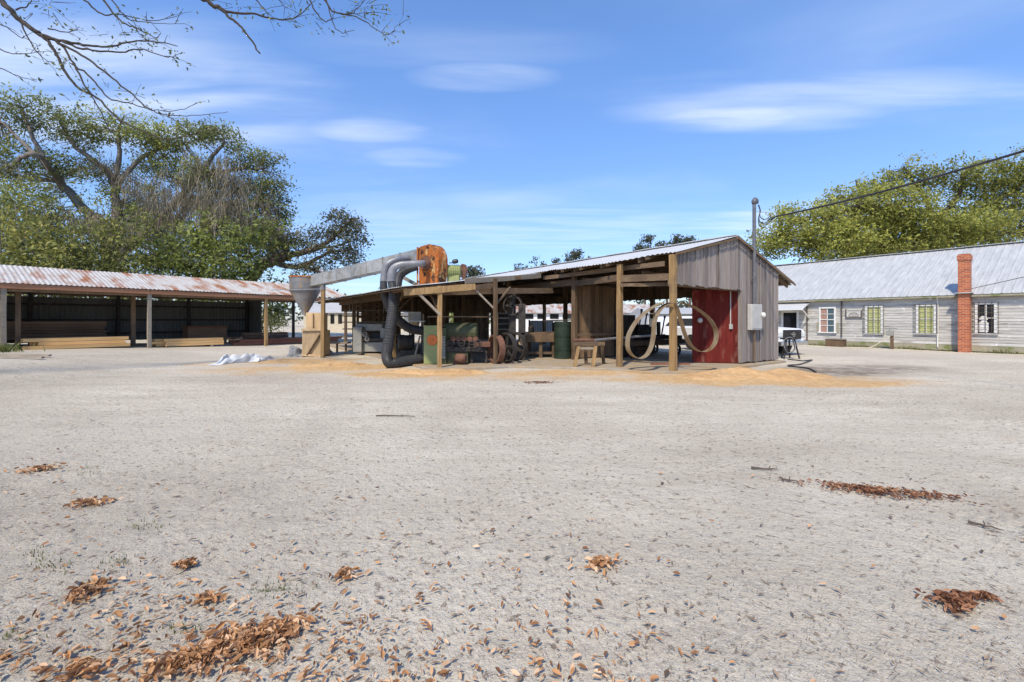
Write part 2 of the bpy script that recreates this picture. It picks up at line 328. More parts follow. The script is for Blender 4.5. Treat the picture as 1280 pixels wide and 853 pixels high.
def build_ground():
    xs = axis_grid(-700, 700, -6, 7, .07, 1.09); ys = axis_grid(-60, 900, 1.2, 13.5, .07, 1.09)
    nx, ny = len(xs), len(ys)
    vs = []; saw = []; dark_ground = []
    for y in ys:
        for x in xs:
            sw = mask(SAW, x, y)
            vs.append((x, y, gh(x, y) + .05 * sw * (.5 + mnoise.noise((x * 1.1, y * 1.1, 9))) - .012))
            saw.append(sw); dark_ground.append(max(mask(DARK_GROUND, x, y), tracks(x, y)))
    fs = [(j * nx + i, j * nx + i + 1, (j + 1) * nx + i + 1, (j + 1) * nx + i) for j in range(ny - 1) for i in range(nx - 1)]
    me = bpy.data.meshes.new('ground'); me.from_pydata(vs, [], fs)
    a = me.attributes.new('sawdust', 'FLOAT', 'POINT'); a.data.foreach_set('value', saw)
    a = me.attributes.new('dark_ground', 'FLOAT', 'POINT'); a.data.foreach_set('value', dark_ground)
    me.polygons.foreach_set('use_smooth', [True] * len(fs))
    m = bpy.data.materials.new('sandy_ground'); m.use_nodes = True
    nt = m.node_tree; N = nt.nodes; L = nt.links
    bs = N['Principled BSDF']; bs.inputs['Roughness'].default_value = .97; bs.inputs['Specular IOR Level'].default_value = .1
    g = N.new('ShaderNodeNewGeometry')
    def nz(sc, det=6, rough=.6, st=(1, 1, 1), rot=0):
        mp = N.new('ShaderNodeMapping'); mp.inputs['Scale'].default_value = st; mp.inputs['Rotation'].default_value = (0, 0, rot)
        L.new(g.outputs['Position'], mp.inputs[0])
        n = N.new('ShaderNodeTexNoise'); n.inputs['Scale'].default_value = sc; n.inputs['Detail'].default_value = det; n.inputs['Roughness'].default_value = rough
        L.new(mp.outputs[0], n.inputs['Vector']); return n.outputs[0]
    def rng(src, a, b, c=0.0, d=1.0):
        r = N.new('ShaderNodeMapRange'); r.inputs[1].default_value = a; r.inputs[2].default_value = b; r.inputs[3].default_value = c; r.inputs[4].default_value = d
        L.new(src, r.inputs[0]); return r.outputs[0]
    def mix(fac, a, b):
        x = N.new('ShaderNodeMix'); x.data_type = 'RGBA'; L.new(fac, x.inputs[0])
        for sock, val in ((6, a), (7, b)):
            if isinstance(val, tuple): x.inputs[sock].default_value = rgba(val)
            else: L.new(val, x.inputs[sock])
        return x.outputs[2]
    def mth(op, a, b):
        x = N.new('ShaderNodeMath'); x.operation = op
        for i, val in enumerate((a, b)):
            if isinstance(val, (int, float)): x.inputs[i].default_value = val
            else: L.new(val, x.inputs[i])
        return x.outputs[0]
    big = nz(.22, 5); mid = nz(2.4, 7, .7); fine = nz(38, 5, .75); streak = nz(1.2, 5, .6, (.25, 1.6, 1), .25)
    col = mix(rng(mid, .3, .7), (.52, .46, .36), (.645, .59, .475))
    col = mix(rng(big, .40, .60, 0, .8), col, (.455, .40, .31))
    col = mix(rng(streak, .48, .68, 0, .55), col, (.42, .365, .28))
    col = mix(rng(fine, .50, .68, 0, .75), col, (.33, .27, .21))
    col = mix(rng(nz(17, 3, .6), .60, .66, 0, .85), col, (.19, .145, .105))       # crumbs of bark
    col = mix(rng(nz(90, 2, .5), .60, .70, 0, .8), col, (.70, .67, .63))           # pale grit
    da = N.new('ShaderNodeAttribute'); da.attribute_name = 'dark_ground'
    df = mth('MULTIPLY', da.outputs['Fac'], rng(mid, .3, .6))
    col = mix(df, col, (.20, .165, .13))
    sa = N.new('ShaderNodeAttribute'); sa.attribute_name = 'sawdust'
    sn = nz(.9, 6, .65)
    sf = rng(mth('ADD', sa.outputs['Fac'], mth('MULTIPLY', mth('SUBTRACT', sn, .5), 1.6)), .22, .75)
    sc = mix(rng(nz(6, 6, .7), .35, .65), (.46, .28, .13), (.58, .41, .22))
    sc = mix(rng(fine, .55, .75, 0, .6), sc, (.28, .15, .06))
    col = mix(sf, col, sc)
    L.new(col, bs.inputs['Base Color'])
    # tyre tread ridges and grit
    mp = N.new('ShaderNodeMapping'); mp.inputs['Rotation'].default_value = (0, 0, .5); L.new(g.outputs['Position'], mp.inputs[0])
    w = N.new('ShaderNodeTexWave'); w.inputs['Scale'].default_value = 3.1; w.inputs['Distortion'].default_value = 9; w.inputs['Detail'].default_value = 3; w.inputs['Detail Scale'].default_value = 1.3
    L.new(mp.outputs[0], w.inputs['Vector'])
    wm = mth('MULTIPLY', w.outputs['Fac'], rng(nz(.5, 3), .5, .66, 0, .6))
    hgt = mth('ADD', mth('ADD', mth('MULTIPLY', fine, .55), mth('MULTIPLY', nz(9, 6, .7), 1.6)), wm)
    bp = N.new('ShaderNodeBump'); bp.inputs['Strength'].default_value = .9; bp.inputs['Distance'].default_value = .03
    L.new(hgt, bp.inputs['Height']); L.new(bp.outputs[0], bs.inputs['Normal'])
    me.materials.append(m)
    o = bpy.data.objects.new('ground', me); COL.objects.link(o); o['kind'] = 'structure'
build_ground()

# concrete slab under the sawmill
mb = MB()
poly = [(.35, -.5), (6.0, -.25), (6.2, 20.5), (-5.3, 20.5), (-5.45, 4.1), (-3.1, 3.75), (-1.2, 1.5), (-.7, .2)]
mb.prism([S(u, v, -.15) for u, v in poly], (0, 0, .215))
o = solo('concrete_slab', mb, M['concrete'], None, None, kind='structure', origin=P0, rot=A34, bevel=.02)

# sawdust heaps (real mounds, edge sunk into the ground)
def heap(cx, cy, rx, ry, h, seed):
    mb = MB()
    def fn(a, b):
        an = a * 2 * math.pi; r = b * 1.15
        x, y = cx + rx * r * math.cos(an), cy + ry * r * math.sin(an)
        k = max(0, 1 - r) ** 1.1
        z = h * k * (1 + .8 * mnoise.noise((x * 1.6, y * 1.6, seed))) + .03 * mnoise.noise((x * 5, y * 5, seed)) * min(1, k * 6)
        return (x, y, gh(x, y) + z + .02 - .13 * smooth(.72, 1.15, r))
    mb.quadgrid(fn, 72, 22); return mb
saw_mat = surf('sawdust', (.44, .265, .115), (.57, .38, .195), 7, c3=(.40, .24, .11), s3=1.6, lo3=.5, hi3=.7, c4=(.25, .13, .05), s4=45, lo4=.58, hi4=.68, rough=1, bump=1.0, bdist=.06, coord='Object')
solo('sawdust_heap', heap(6.35, 11.75, 2.4, .9, .23, 1), saw_mat, 'broad heap of orange sawdust in front of the board gable wall', 'sawdust', kind='stuff')
solo('sawdust_heap', heap(-2.2, 12.75, 1.9, .55, .14, 2), saw_mat, 'low ridge of orange sawdust at the foot of the green machine', 'sawdust', kind='stuff')
solo('sawdust_heap', heap(-5.9, 14.6, 1.6, .6, .12, 5), saw_mat, 'low spread of sawdust left of the thick black hose', 'sawdust', kind='stuff')

# ---------------------------------------------------------------- sawmill shed
shed = thing('sawmill_shed', 'open sided sawmill shed with grey board gable, pale metal roof and round timber posts', 'shed', P0, A34)
def edge_main(v):   # how far the ragged eave reaches out
    k = math.floor(v / .66); rr = random.Random(k * 7 + 3)
    base = -.05 - .6 * smooth(.3, 1.6, v) + .3 * smooth(2.5, 5.6, v)
    return base + rr.uniform(-.07, .07)
def hroof(u): return 3.42 + .24 * u
mb = MB(); nv = 760
def fn(a, b):
    v = -.14 + 20.3 * b; e = edge_main(v); u = 3.13 + (e - 3.13) * a
    rip = .014 * math.sin(v * 2 * math.pi / .14)
    sag = .02 * mnoise.noise((v * .7, u * .5, 0)) + (.02 * mnoise.noise((math.floor(v / .66) * 3.3, 0, 5)) if a > .8 else 0)
    return (u, v, hroof(u) + rip + sag)
mb.quadgrid(fn, 6, nv)
part('roof_panel', mb, M['galv_new'], shed)
mb = MB()
def fn(a, b):
    u = 3.11 + (6.93 - 3.11) * a; v = -.14 + 20.3 * b
    return (u, v, 4.185 - .354 * (u - 3.12) + .014 * math.sin(v * 2 * math.pi / .14))
mb.quadgrid(fn, 4, nv)
part('roof_panel', mb, M['galv_new'], shed)
mb = MB()
for i in range(22):
    v = -.1 + i * .93
    mb.bar((3.12, v, 4.205 + .01 * (i % 2)), (3.12, v + .96, 4.205 + .01 * (i % 2)), .26, .02)
part('ridge_cap', mb, M['galv_new'], shed)
# lean-to roof
def hlean(u): return 3.37 + .143 * u
def v0(u): return 4.25 + (u + 6.46) / 6.2 * 1.6
mb = MB()
def fn(a, b):
    u = -.1 + (-6.36) * a
    v = v0(u) * (1 - b) + 17.2 * b
    k = math.floor(v / .66)
    uu = u - (.06 * mnoise.noise((k * 2.7, 1, 1)) if a > .9 else 0)
    return (uu, v, hlean(u) + .014 * math.sin(v * 2 * math.pi / .14) + .03 * mnoise.noise((u * .4, v * .5, 2)) - .03)
mb.quadgrid(fn, 10, 620)
part('lean_to_roof', mb, M['galv_new'], shed)
# gable boards
def htop(u): return (hroof(u) if u < 3.12 else 4.17 - .354 * (u - 3.12)) - .03
mb = MB(); u = 0.03
while u < 5.84:
    w = min(R.uniform(.17, .235), 5.86 - u); a, b = u + .006, u + w - .006
    zb = (2.50 - .012 * u) + R.uniform(-.02, .02) if u < 3.52 else .1 + R.uniform(-.02, .03)
    d = -.04 + R.uniform(-.01, .01)
    jt = lambda: R.uniform(-.006, .006)
    mb.prism([(a + jt(), d, zb + jt()), (b + jt(), d, zb + jt()), (b, d, htop(b)), (a, d, htop(a))] if not (a < 3.12 < b) else
             [(a, d, zb), (b, d, zb), (b, d, htop(b)), (3.12, d, htop(3.12)), (a, d, htop(a))], (0, .028, 0))
    if R.random() < .55 and u > .1:   # batten over the joint
        zb2 = zb + .02
        mb.bar((a - .006, d - .012, zb2), (a - .006, d - .012, htop(a - .006) - .02), .045, .02)
    u += w
part('gable_wall', mb, M['gable_x'], shed)
mb = MB()
mb.bar((-.1, -.15, hroof(-.1) - .06), (3.12, -.15, hroof(3.12) - .06), .03, .06, 4, .004)
part('rake_board', mb, M['brown_plank'], shed)
mb = MB(); mb.bar((3.12, -.15, 4.11), (6.9, -.15, 2.77), .03, .06, 4, .004); part('rake_board', mb, M['brown_plank'], shed)
mb = MB(); mb.bar((-.1, .07, 2.56), (5.8, .07, 2.5), .09, .2, 6, .006); part('beam', mb, M['timber'], shed, 'header beam behind the gable boards')
# side wall (short return behind the gable, header above the long open side)
mb = MB(); v = 0
while v < 2.5:
    w = R.uniform(.17, .23); mb.box(5.8 + R.uniform(-.01, .01), 5.83, v + .005, v + w - .005, .1, 3.1); v += w
part('side_wall', mb, M['gable_x'], shed)
mb = MB(); v = 2.5
while v < 20:
    w = .22; mb.box(5.8, 5.83, v + .004, v + w - .004, 2.42 + R.uniform(-.02, .02), 3.12); v += w
part('header_wall', mb, M['brown_plank'], shed)
mb = MB(); v = 7.2
while v < 10.4:
    w = R.uniform(.18, .24); mb.box(5.8 + R.uniform(-.01, .01), 5.835, v + .004, v + w - .004, .08, 2.4); v += w
part('side_wall', mb, M['brown_plank'], shed)
# end wall far behind
mb = MB(); u = -.2
while u < 5.7:
    w = R.uniform(.18, .24); mb.box(u + .004, u + w - .004, 20.0, 20.03, 2.2 if u < 3 else .08, htop(u) - .05); u += w
part('end_wall', mb, M['brown_plank'], shed)
# posts
def post(u, v, top, w=.2, mat='post', jit=.008, z0=.0, lean=(0, 0)):
    mb = MB(); mb.bar((u, v, z0), (u + lean[0], v + lean[1], top), w, w, 9, jit, roll=R.uniform(-.2, .2)); return part('post', mb, M[mat], shed, bevel=.015)
post(-.02, .0, 3.34, .165); post(-.5, 1.55, 3.2, .15, lean=(.02, 0))
post(-5.1, 4.5, 2.52, .12); post(-3.15, 4.45, 2.85, .12, 'brown_plank'); post(-5.1, 8.6, 2.5, .15); post(-5.1, 14.2, 2.5, .15, 'brown_plank')
post(.05, 4.2, 3.3, .17, 'brown_plank'); post(.0, 8.4, 3.3, .16, 'brown_plank'); post(0, 12.6, 3.3, .16, 'brown_plank'); post(0, 16.8, 3.3, .16, 'brown_plank')
post(5.74, 2.6, 3.05, .15, 'brown_plank'); post(5.74, 5.3, 3.05, .18, 'brown_plank'); post(5.74, 13.2, 3.05, .16, 'brown_plank'); post(5.74, 16.6, 3.05, .16, 'brown_plank'); post(5.74, 19.8, 3.05, .16, 'brown_plank')
post(-2.6, 9.5, 2.9, .14, 'brown_plank'); post(2.9, 8.0, 3.9, .16, 'brown_plank'); post(2.9, 14, 3.9, .16, 'brown_plank'); post(-2.4, 13.5, 2.9, .14, 'brown_plank')
# beams and rafters
def beam(p, q, w, h, mat='timber', nm='beam', seg=6, jit=.008):
    mb = MB(); mb.bar(p, q, w, h, seg, jit); return part(nm, mb, M[mat], shed)
beam((-.05, .1, 2.72), (-.5, 1.6, 2.75), .09, .2, 'timber_y')
beam((-.5, 1.5, 2.78), (.05, 4.3, 2.8), .09, .2, 'timber_y')
beam((.03, 4.2, 2.85), (.0, 20, 2.85), .1, .22, 'timber_y')
beam((-.15, .2, 3.1), (-.25, 5.6, 3.1), .06, .14, 'timber_y')
beam((-6.25, 4.42, 2.28), (-3.9, 4.46, 2.55), .06, .19, 'post', 'fascia')
beam((-4.0, 4.50, 2.50), (-3.2, 4.62, 2.63), .06, .16, 'timber', 'fascia')
beam((-4.15, 4.66, 2.72), (-.45, 5.55, 3.17), .05, .17, 'grey_lumber', 'fascia')
beam((-5.1, 4.5, 2.38), (-5.1, 17, 2.38), .1, .2, 'timber_y')
beam((-5.1, 4.55, 2.35), (-.0, 5.4, 2.62), .1, .2, 'timber')
beam((-3.1, 4.6, 2.6), (-2.6, 17, 2.72), .1, .18, 'timber_y')
beam((-.6, 1.45, 2.55), (.3, .0, 2.52), .06, .1)
beam((3.0, .1, 3.8), (3.0, 20, 3.8), .08, .18, 'timber_y')
for i in range(15):
    v = 1.0 + i * 1.32
    ulo = edge_main(v) + .08
    beam((ulo, v, hroof(ulo) - .09), (3.1, v, hroof(3.1) - .09), .045, .13, 'timber', 'rafter', 3, .005)
    if i % 2 == 0: beam((0, v + .1, 2.9), (5.75, v + .1, 2.9), .05, .16, 'timber', 'tie_beam', 3, .005)
for i in range(15):
    v = .1 + i * 1.42
    beam((3.12, v, 4.06), (6.85, v, 2.74), .045, .12, 'timber', 'rafter', 2, .004)
for i in range(8):
    v = 5.2 + i * 1.6
    us = -.3 if v > 5.9 else -1.6
    beam((-6.3, v, hlean(-6.3) - .11), (us, v, hlean(us) - .11), .045, .13, 'timber', 'rafter', 3, .005)
for i in range(9):      # stub blocks between roof edge and fascia
    u = -6.0 + i * .48; v = v0(u) + .12
    beam((u, v, hlean(u) - .32), (u, v, hlean(u) - .06), .05, .07, 'brown_plank', 'blocking', 1, .003)
for k in range(4):
    u = .55 + .0 * k; v = .75 + k * 1.15
    beam((edge_main(v) - .05, v, hroof(edge_main(v)) - .075), (edge_main(v) + .9, v + .03, hroof(edge_main(v) + .9) - .08), .07, .09, 'timber', 'rafter', 2, .006)
# roof decking under the metal
mb = MB(); u = -.35
while u < 3.1:
    mb.bar((u, (5.4 if u < -.05 else .0) , hroof(u) - .035), (u, 20.1, hroof(u) - .035), .19, .022, 8, .003, up=(-.24, 0, 1)); u += .215
part('roof_deck', mb, M['timber_y'], shed)
mb = MB(); u = 3.25
while u < 6.85:
    mb.bar((u, .0, 4.135 - .354 * (u - 3.12)), (u, 20.1, 4.135 - .354 * (u - 3.12)), .19, .022, 6, .003, up=(.354, 0, 1)); u += .225
part('roof_deck', mb, M['timber_y'], shed)
mb = MB(); u = -6.3
while u < -.35:
    mb.bar((u, v0(u) + .03, hlean(u) - .085), (u, 17.1, hlean(u) - .085), .19, .022, 8, .003, up=(-.143, 0, 1)); u += .225
part('roof_deck', mb, M['timber_y'], shed)
mb = MB(); u = -5.0
while u < 5.7:
    w = R.uniform(.18, .24); lo = 1.95
    if -4.0 < u < -1.7 or -.6 < u < 1.2 or 2.2 < u < 3.2 or u > 4.3: lo = .08
    tp_ = (hlean(u) - .12) if u < -.3 else min(htop(u) - .1, 3.2)
    mb.box(u + .004, u + w - .004, 17.12 + R.uniform(-.01, .01), 17.15, lo + R.uniform(-.02, .02), tp_); u += w
part('back_wall', mb, M['brown_plank'], shed)
# braces
def brace(p, q, w=.08, mat='timber'): return beam(p, q, w, w * .9, mat, 'brace', 2, .004)
brace((-5.1, 4.52, 1.75), (-4.95, 5.5, 2.36)); brace((-5.1, 4.47, 1.65), (-5.85, 4.45, 2.32), .07, 'grey_lumber'); brace((-5.1, 8.6, 1.8), (-5.1, 7.8, 2.32), .08, 'post')
brace((-5.1, 8.6, 1.7), (-4.3, 8.6, 2.45)); brace((-3.1, 4.5, 2.0), (-2.4, 4.7, 2.6), .06); brace((-3.1, 4.5, 1.8), (-3.8, 4.6, 2.45), .06, 'grey_lumber')
brace((.0, 8.4, 2.1), (0, 7.4, 2.8))
# plank partition and red panel
mb = MB(); u = .12
while u < 2.3:
    w = R.uniform(.15, .25); mb.box(u + .004, u + w - .004, 4.3 + R.uniform(-.012, .012), 4.335, .1, 2.78 + R.uniform(-.05, .05)); u += w
part('plank_partition', mb, M['brown_plank'], shed)
mb = MB()
p, q = Vector((3.55, .06, 0)), Vector((2.52, 1.12, 0)); n = 7
for i in range(n):
    a, b = p.lerp(q, i / n), p.lerp(q, (i + .985) / n)
    mb.bar((a + b) / 2 + Vector((0, 0, .09)), (a + b) / 2 + Vector((0, 0, 2.5)), (b - a).length, .03, 1, 0, up=(b - a).cross(Vector((0, 0, 1))).normalized())
rp = part('red_wall', mb, M['red_paint'], shed)
mb = MB(); c = p.lerp(q, .84) + Vector((-.03, -.03, 1.48)); mb.lathe([(.0, .1), (.05, .1), (.085, .05), (.085, .0)], c, (-.72, -.7, 0), 12); mb.tube([c, c + Vector((.06, .06, 0))], .02)
part('round_fitting', mb, M['white_metal'], shed)
mb = MB(); mb.box(3.47, 3.56, -.05, .08, .1, 2.47); part('door_jamb', mb, M['gable_x'], shed)
mb = MB(); mb.bar((.05, 4.17, .95), (2.2, 4.17, .97), .05, .1); part('rail', mb, M['timber'], shed)
shelf = MB(); shelf.box(-4.9, -2.6, 5.3, 5.9, 1.58, 1.62); part('shelf', shelf, M['timber'], shed)
# red gable conduit
cd = MB(); c0 = p.lerp(q, .2) + Vector((-.03, -.03, 0)); cd.tube([c0 + Vector((0, 0, 2.45)), c0 + Vector((0, 0, 1.33))], .018); cd.box(c0.x - .05, c0.x + .05, c0.y - .05, c0.y + .02, 1.2, 1.36)
t = thing('conduit_box', 'thin white conduit with a small outlet box on the red wall', 'conduit', S(c0.x, c0.y, 1.2), A34)
MXs = MX[shed]; cd.v = [tuple(MXs @ Vector(v)) for v in cd.v]; part('conduit', cd, M['white_metal'], t, world=True)

# electrical service on the gable
def t_at(px, v=0.0):  # u of the wall at bearing px
    r = (px - HX) / F; b = S(0, v)
    return (r * b.y - b.x) / (U.x - r * U.y)
ua, ub = t_at(931.4), t_at(944.5); Yb = S((ua + ub) / 2, 0).y
zt, zb_ = CAMH + (400 - 380.8) / F * Yb, CAMH + (400 - 412.6) / F * Yb
t = thing('electrical_box', 'tall pale metal electrical box on the grey gable boards', 'electrical box', S((ua + ub) / 2, -.12, zb_), A34)
mb = MB(); w = (ub - ua) / 2; mb.box(-w, w, -.1, .05, 0, zt - zb_); part('body', mb, M['white_metal'], t, bevel=.015)
mb = MB(); mb.box(-w + .03, w - .03, -.115, -.1, .05, zt - zb_ - .05); part('door', mb, M['white_metal'], t, bevel=.004)
mb = MB(); mb.lathe([(.09, 0), (.09, .06), (.07, .1), (0, .11)], (w - .02, -.1, (zt - zb_) * .58), (0.3, -1, 0), 16); part('meter', mb, M['trim'], t, sm=True)
um = t_at(937.5); b = S(um, -.14)
t = thing('service_mast', 'grey conduit mast with a weatherhead rising above the gable', 'mast', b, A34)
mb = MB(); mb.tube([(0, 0, zt - .02), (0, 0, 5.35)], .055, 12); part('conduit', mb, M['mast'], t)
mb = MB(); mb.tube([(0, .0, .12), (0, 0, zb_ + .03)], .035, 10); part('lower_conduit', mb, M['timber'], t)
mb = MB(); mb.tube([(0, 0, 5.32), (0, 0, 5.4), (.05, 0, 5.46), (.13, 0, 5.44), (.17, 0, 5.36)], [.07, .09, .095, .08, .05], 10); part('weatherhead', mb, M['mast'], t, sm=True)
mb = MB(); mb.bar((-.09, .03, 4.2), (.09, .03, 4.2), .03, .05); mb.bar((-.09, .03, 2.9), (.09, .03, 2.9), .03, .05); part('strap', mb, M['pipe'], t)
# power cable: from the mast to a pole far off to the right
mast = S(um, -.14, 5.36)
mb = MB()
A = mast + Vector((.2, -.05, -.32)); A2 = at(970, 271, 13.9); B = at(1280, 189, 8.6)
pts = []
for i in range(25):
    k = i / 24; q = A2.lerp(B, k * 1.7); q.z -= .25 * math.sin(min(1, k * 1.7) * math.pi) * .3; pts.append(q)
mb.tube(pts, .026, 6)
t = thing('power_cable', 'twisted black power cable running from the mast towards the upper right', 'cable', (mast.x, mast.y, 0))
part('cable', mb, M['hose'], t, world=True)
mb = MB(); mb.tube([mast + Vector((.05, -.05, -.3)), A2.lerp(A, .5) + Vector((0, 0, .06)), A2], .008, 5); part('messenger_wire', mb, M['pipe'], t, world=True)
for dx, drop, r in ((.12, .62, .016), (.16, .5, .014), (.1, .74, .014)):
    mb = MB(); s0 = mast + Vector((.1 + dx * .3, 0, -.06)); lo = mast + Vector((dx + .16, -.04, -drop))
    pts = [s0, s0 + Vector((.06, 0, -.2)), s0.lerp(lo, .6) + Vector((-.08, 0, -.05)), lo + Vector((-.12, 0, 0)), lo + Vector((.03, 0, -.06)), lo + Vector((.16, -.06, .06)), A2.lerp(lo, .45) + Vector((0, 0, -.03)), A2]
    q = []
    for i in range(len(pts) - 1):
        for k in range(4):
            a = pts[max(0, i - 1)]; b2, c2 = pts[i], pts[i + 1]; d2 = pts[min(len(pts) - 1, i + 2)]; tt = k / 4
            q.append(.5 * ((2 * b2) + (-a + c2) * tt + (2 * a - 5 * b2 + 4 * c2 - d2) * tt ** 2 + (-a + 3 * b2 - 3 * c2 + d2) * tt ** 3))
    q.append(pts[-1]); mb.tube(q, r, 6); part('drip_loop', mb, M['hose'], t, world=True)
def spline(pts, n=6):
    pts = [Vector(p) for p in pts]; q = []
    for i in range(len(pts) - 1):
        a = pts[max(0, i - 1)]; b, c = pts[i], pts[i + 1]; d = pts[min(len(pts) - 1, i + 2)]
        for k in range(n):
            t = k / n
            q.append(.5 * ((2 * b) + (c - a) * t + (2 * a - 5 * b + 4 * c - d) * t ** 2 + (-a + 3 * b - 3 * c + d) * t ** 3))
    return q + [pts[-1]]

# ---------------------------------------------------------------- band saw blades on the corner post
def blade(pxs, Y, label, ex):
    pts = spline([at(x, y, Y) for x, y in pxs] + [at(pxs[0][0], pxs[0][1], Y)], 5)
    mb = MB(); d = Vector(ex); n = len(pts)
    vs = [p for p in pts] + [p + d for p in pts]
    ctr = sum(pts, Vector()) / n
    inn = [p + (ctr - p).normalized() * .006 for p in pts]
    vs += inn + [p + d for p in inn]
    fs = []
    for i in range(n - 1):
        fs += [(i, i + 1, i + 1 + n, i + n), (i + 2 * n, i + 3 * n, i + 1 + 3 * n, i + 1 + 2 * n), (i, i + 2 * n, i + 1 + 2 * n, i + 1), (i + n, i + n + 1, i + 1 + 3 * n, i + 3 * n)]
    mb.add(vs, fs)
    solo('saw_band', mb, M['blade'], label, 'saw blade', group='band saw blades hung on the corner post', sm=False)
blade([(843, 379), (832, 378.5), (821, 383), (808, 392), (796, 405), (788, 421), (787.5, 436), (793, 445), (802, 449), (811, 444.5), (817, 433.5), (820, 418), (821, 403), (826, 390), (835, 381)], 12.42,
      'long hoop of band saw blade drooping left of the corner post', (-.085, .145, .01))
blade([(845, 379), (849, 386), (854, 403), (859.5, 420), (867, 433), (878, 440), (889, 438), (897, 428), (898, 415), (892, 402), (882, 392), (868, 383), (854, 379)], 12.42,
      'hoop of band saw blade looped right in front of the red wall', (-.06, .155, .0))
mb = MB(); mb.ring(at(815, 389, 12.45), (.3, -1, .1), .09, .075, .015, 20)
solo('wire_hoop', mb, M['blade'], 'small wire hoop hanging where the left saw blade bends', 'hoop')

# ---------------------------------------------------------------- dust extraction
# blower
fc = Vector((-2.62, 14.75, 0)); fz = 2.66
dd = Vector((-.80, .60, 0)).normalized(); ax = Vector((-.60, -.80, 0)).normalized()
t = thing('blower_fan', 'rusty orange blower fan standing on the edge of the lean-to roof', 'blower', (fc.x, fc.y, fz))
def FP(d, z, a=0): return fc + dd * d + ax * a + Vector((0, 0, fz + z))
prof = [(.44, 0), (.44, 1.2)] + [(.44 - .06, 1.27)] + [(.02 + .52 * math.cos(an), .74 + .57 * math.sin(an)) for an in [math.radians(95 + 10 * i) for i in range(10)]] + [(-.47, .35), (-.42, 0.0)]
mb = MB(); mb.prism([FP(d, z, .2) for d, z in prof], ax * -.42)
part('housing', mb, M['rust'], t, world=True, bevel=.02)
mb = MB(); mb.ring(FP(.03, .68, .215), ax, .30, .24, .05, 24); part('inlet_flange', mb, M['rust'], t, world=True)
mb = MB(); mb.lathe([(.24, 0), (.22, .06), (.2, .16)], FP(.03, .68, .2), ax, 20); part('inlet', mb, M['rust_dark'], t, world=True)
mb = MB()
for d, z in ((.4, 1.2), (.4, .1)): mb.bar(FP(d, z, .23), FP(d, z, -.24), .05, .05)
mb.bar(FP(.455, .0, .24), FP(.455, 1.25, .24), .05, .04); part('flange', mb, M['rust'], t, world=True)
mb = MB(); mb.bar(FP(-.3, .04, -.55), FP(.35, .04, -.55), .9, .08); part('base', mb, M['rust_dark'], t, world=True)
mc = at(567, 340, 14.9)
t = thing('electric_motor', 'pale green motor with a rusty belt guard right of the blower fan', 'motor', (mc.x, mc.y, 2.75))
mb = MB(); mb.lathe([(.12, -.25), (.2, -.22), (.2, .2), (.12, .25)], mc + Vector((0, 0, .02)), (1, .2, 0), 14)
for k in range(6): mb.ring(mc + Vector((-.18 + k * .07, (-.18 + k * .07) * .2, .02)), (1, .2, 0), .225, .19, .02, 14)
part('body', mb, M['green'], t, world=True, sm=False)
mb = MB(); mb.box(mc.x - .2, mc.x + .2, mc.y - .15, mc.y + .15, 2.74, mc.z - .12); part('mount', mb, M['green'], t, world=True)
gc = at(578.5, 337, 14.9)
mb = MB(); mb.prism([gc + Vector((dx, 0, dz)) for dx, dz in ((-.13, .08), (-.03, .19), (.1, .16), (.15, .0), (.06, -.3), (-.02, -.34))], (0, .18, 0)); part('belt_guard', mb, M['rust_dark'], t, world=True)
mb = MB(); hc = at(569, 327, 14.8); mb.bar(hc + Vector((-.2, 0, -.05)), hc + Vector((-.05, 0, -.05)), .03); mb.lathe([(.04, -.1), (.075, -.06), (.075, .06), (.04, .1)], hc, (1, 0, .2), 10); part('starter', mb, M['black_plastic'], t, world=True)
# rectangular duct
d0 = FP(.46, .98, 0); d1 = at(392, 352, 18.4)
t = thing('exhaust_duct', 'long square galvanised duct sloping from the blower down to the hopper', 'duct', (d0.x, d0.y, 2.7))
nseg = 7
for i in range(nseg):
    a = d0.lerp(d1, i / nseg); b = d0.lerp(d1, (i + 1) / nseg)
    mb = MB(); mb.bar(a, b, .42, .44, 1); part('duct_section', mb, M['duct'], t, world=True)
    mb = MB(); mb.bar(b.lerp(a, .035), b, .46, .48, 1); part('flange', mb, M['duct'], t, world=True)
mb = MB(); s1 = d0.lerp(d1, .27); mb.bar(s1 + Vector((0, 0, -.2)), S(-4.9, 6.4, 2.6), .1, .1); part('strut', mb, M['grey_lumber'], t, world=True)
# hopper
hc = at(381.5, 347, 18.6); hx, hy, ht = hc.x, hc.y, hc.z
t = thing('dust_hopper', 'grey steel cone hopper with a rust streaked rim above the plywood chute', 'hopper', (hx, hy, 1.75))
mb = MB(); mb.lathe([(.61, ht), (.59, ht - .4), (.565, ht - .62), (.12, 1.82), (.12, 1.70)], (hx, hy, 0), (0, 0, 1), 28, False); mb.lathe([(.58, ht - .25), (.0, ht - .25)], (hx, hy, 0), (0, 0, 1), 28, False)
part('cone', mb, M['hopper'], t, world=True, sm=True)
mb = MB(); mb.ring((hx, hy, ht), (0, 0, 1), .635, .58, .05, 28); part('rim', mb, M['rust'], t, world=True)
mb = MB(); mb.ring((hx, hy, ht - .55), (0, 0, 1), .615, .56, .04, 28); mb.bar((hx - 1.2, hy - .4, ht - .55), (hx + .9, hy - .6, ht - .52), .03, .03); part('support_ring', mb, M['pipe'], t, world=True)
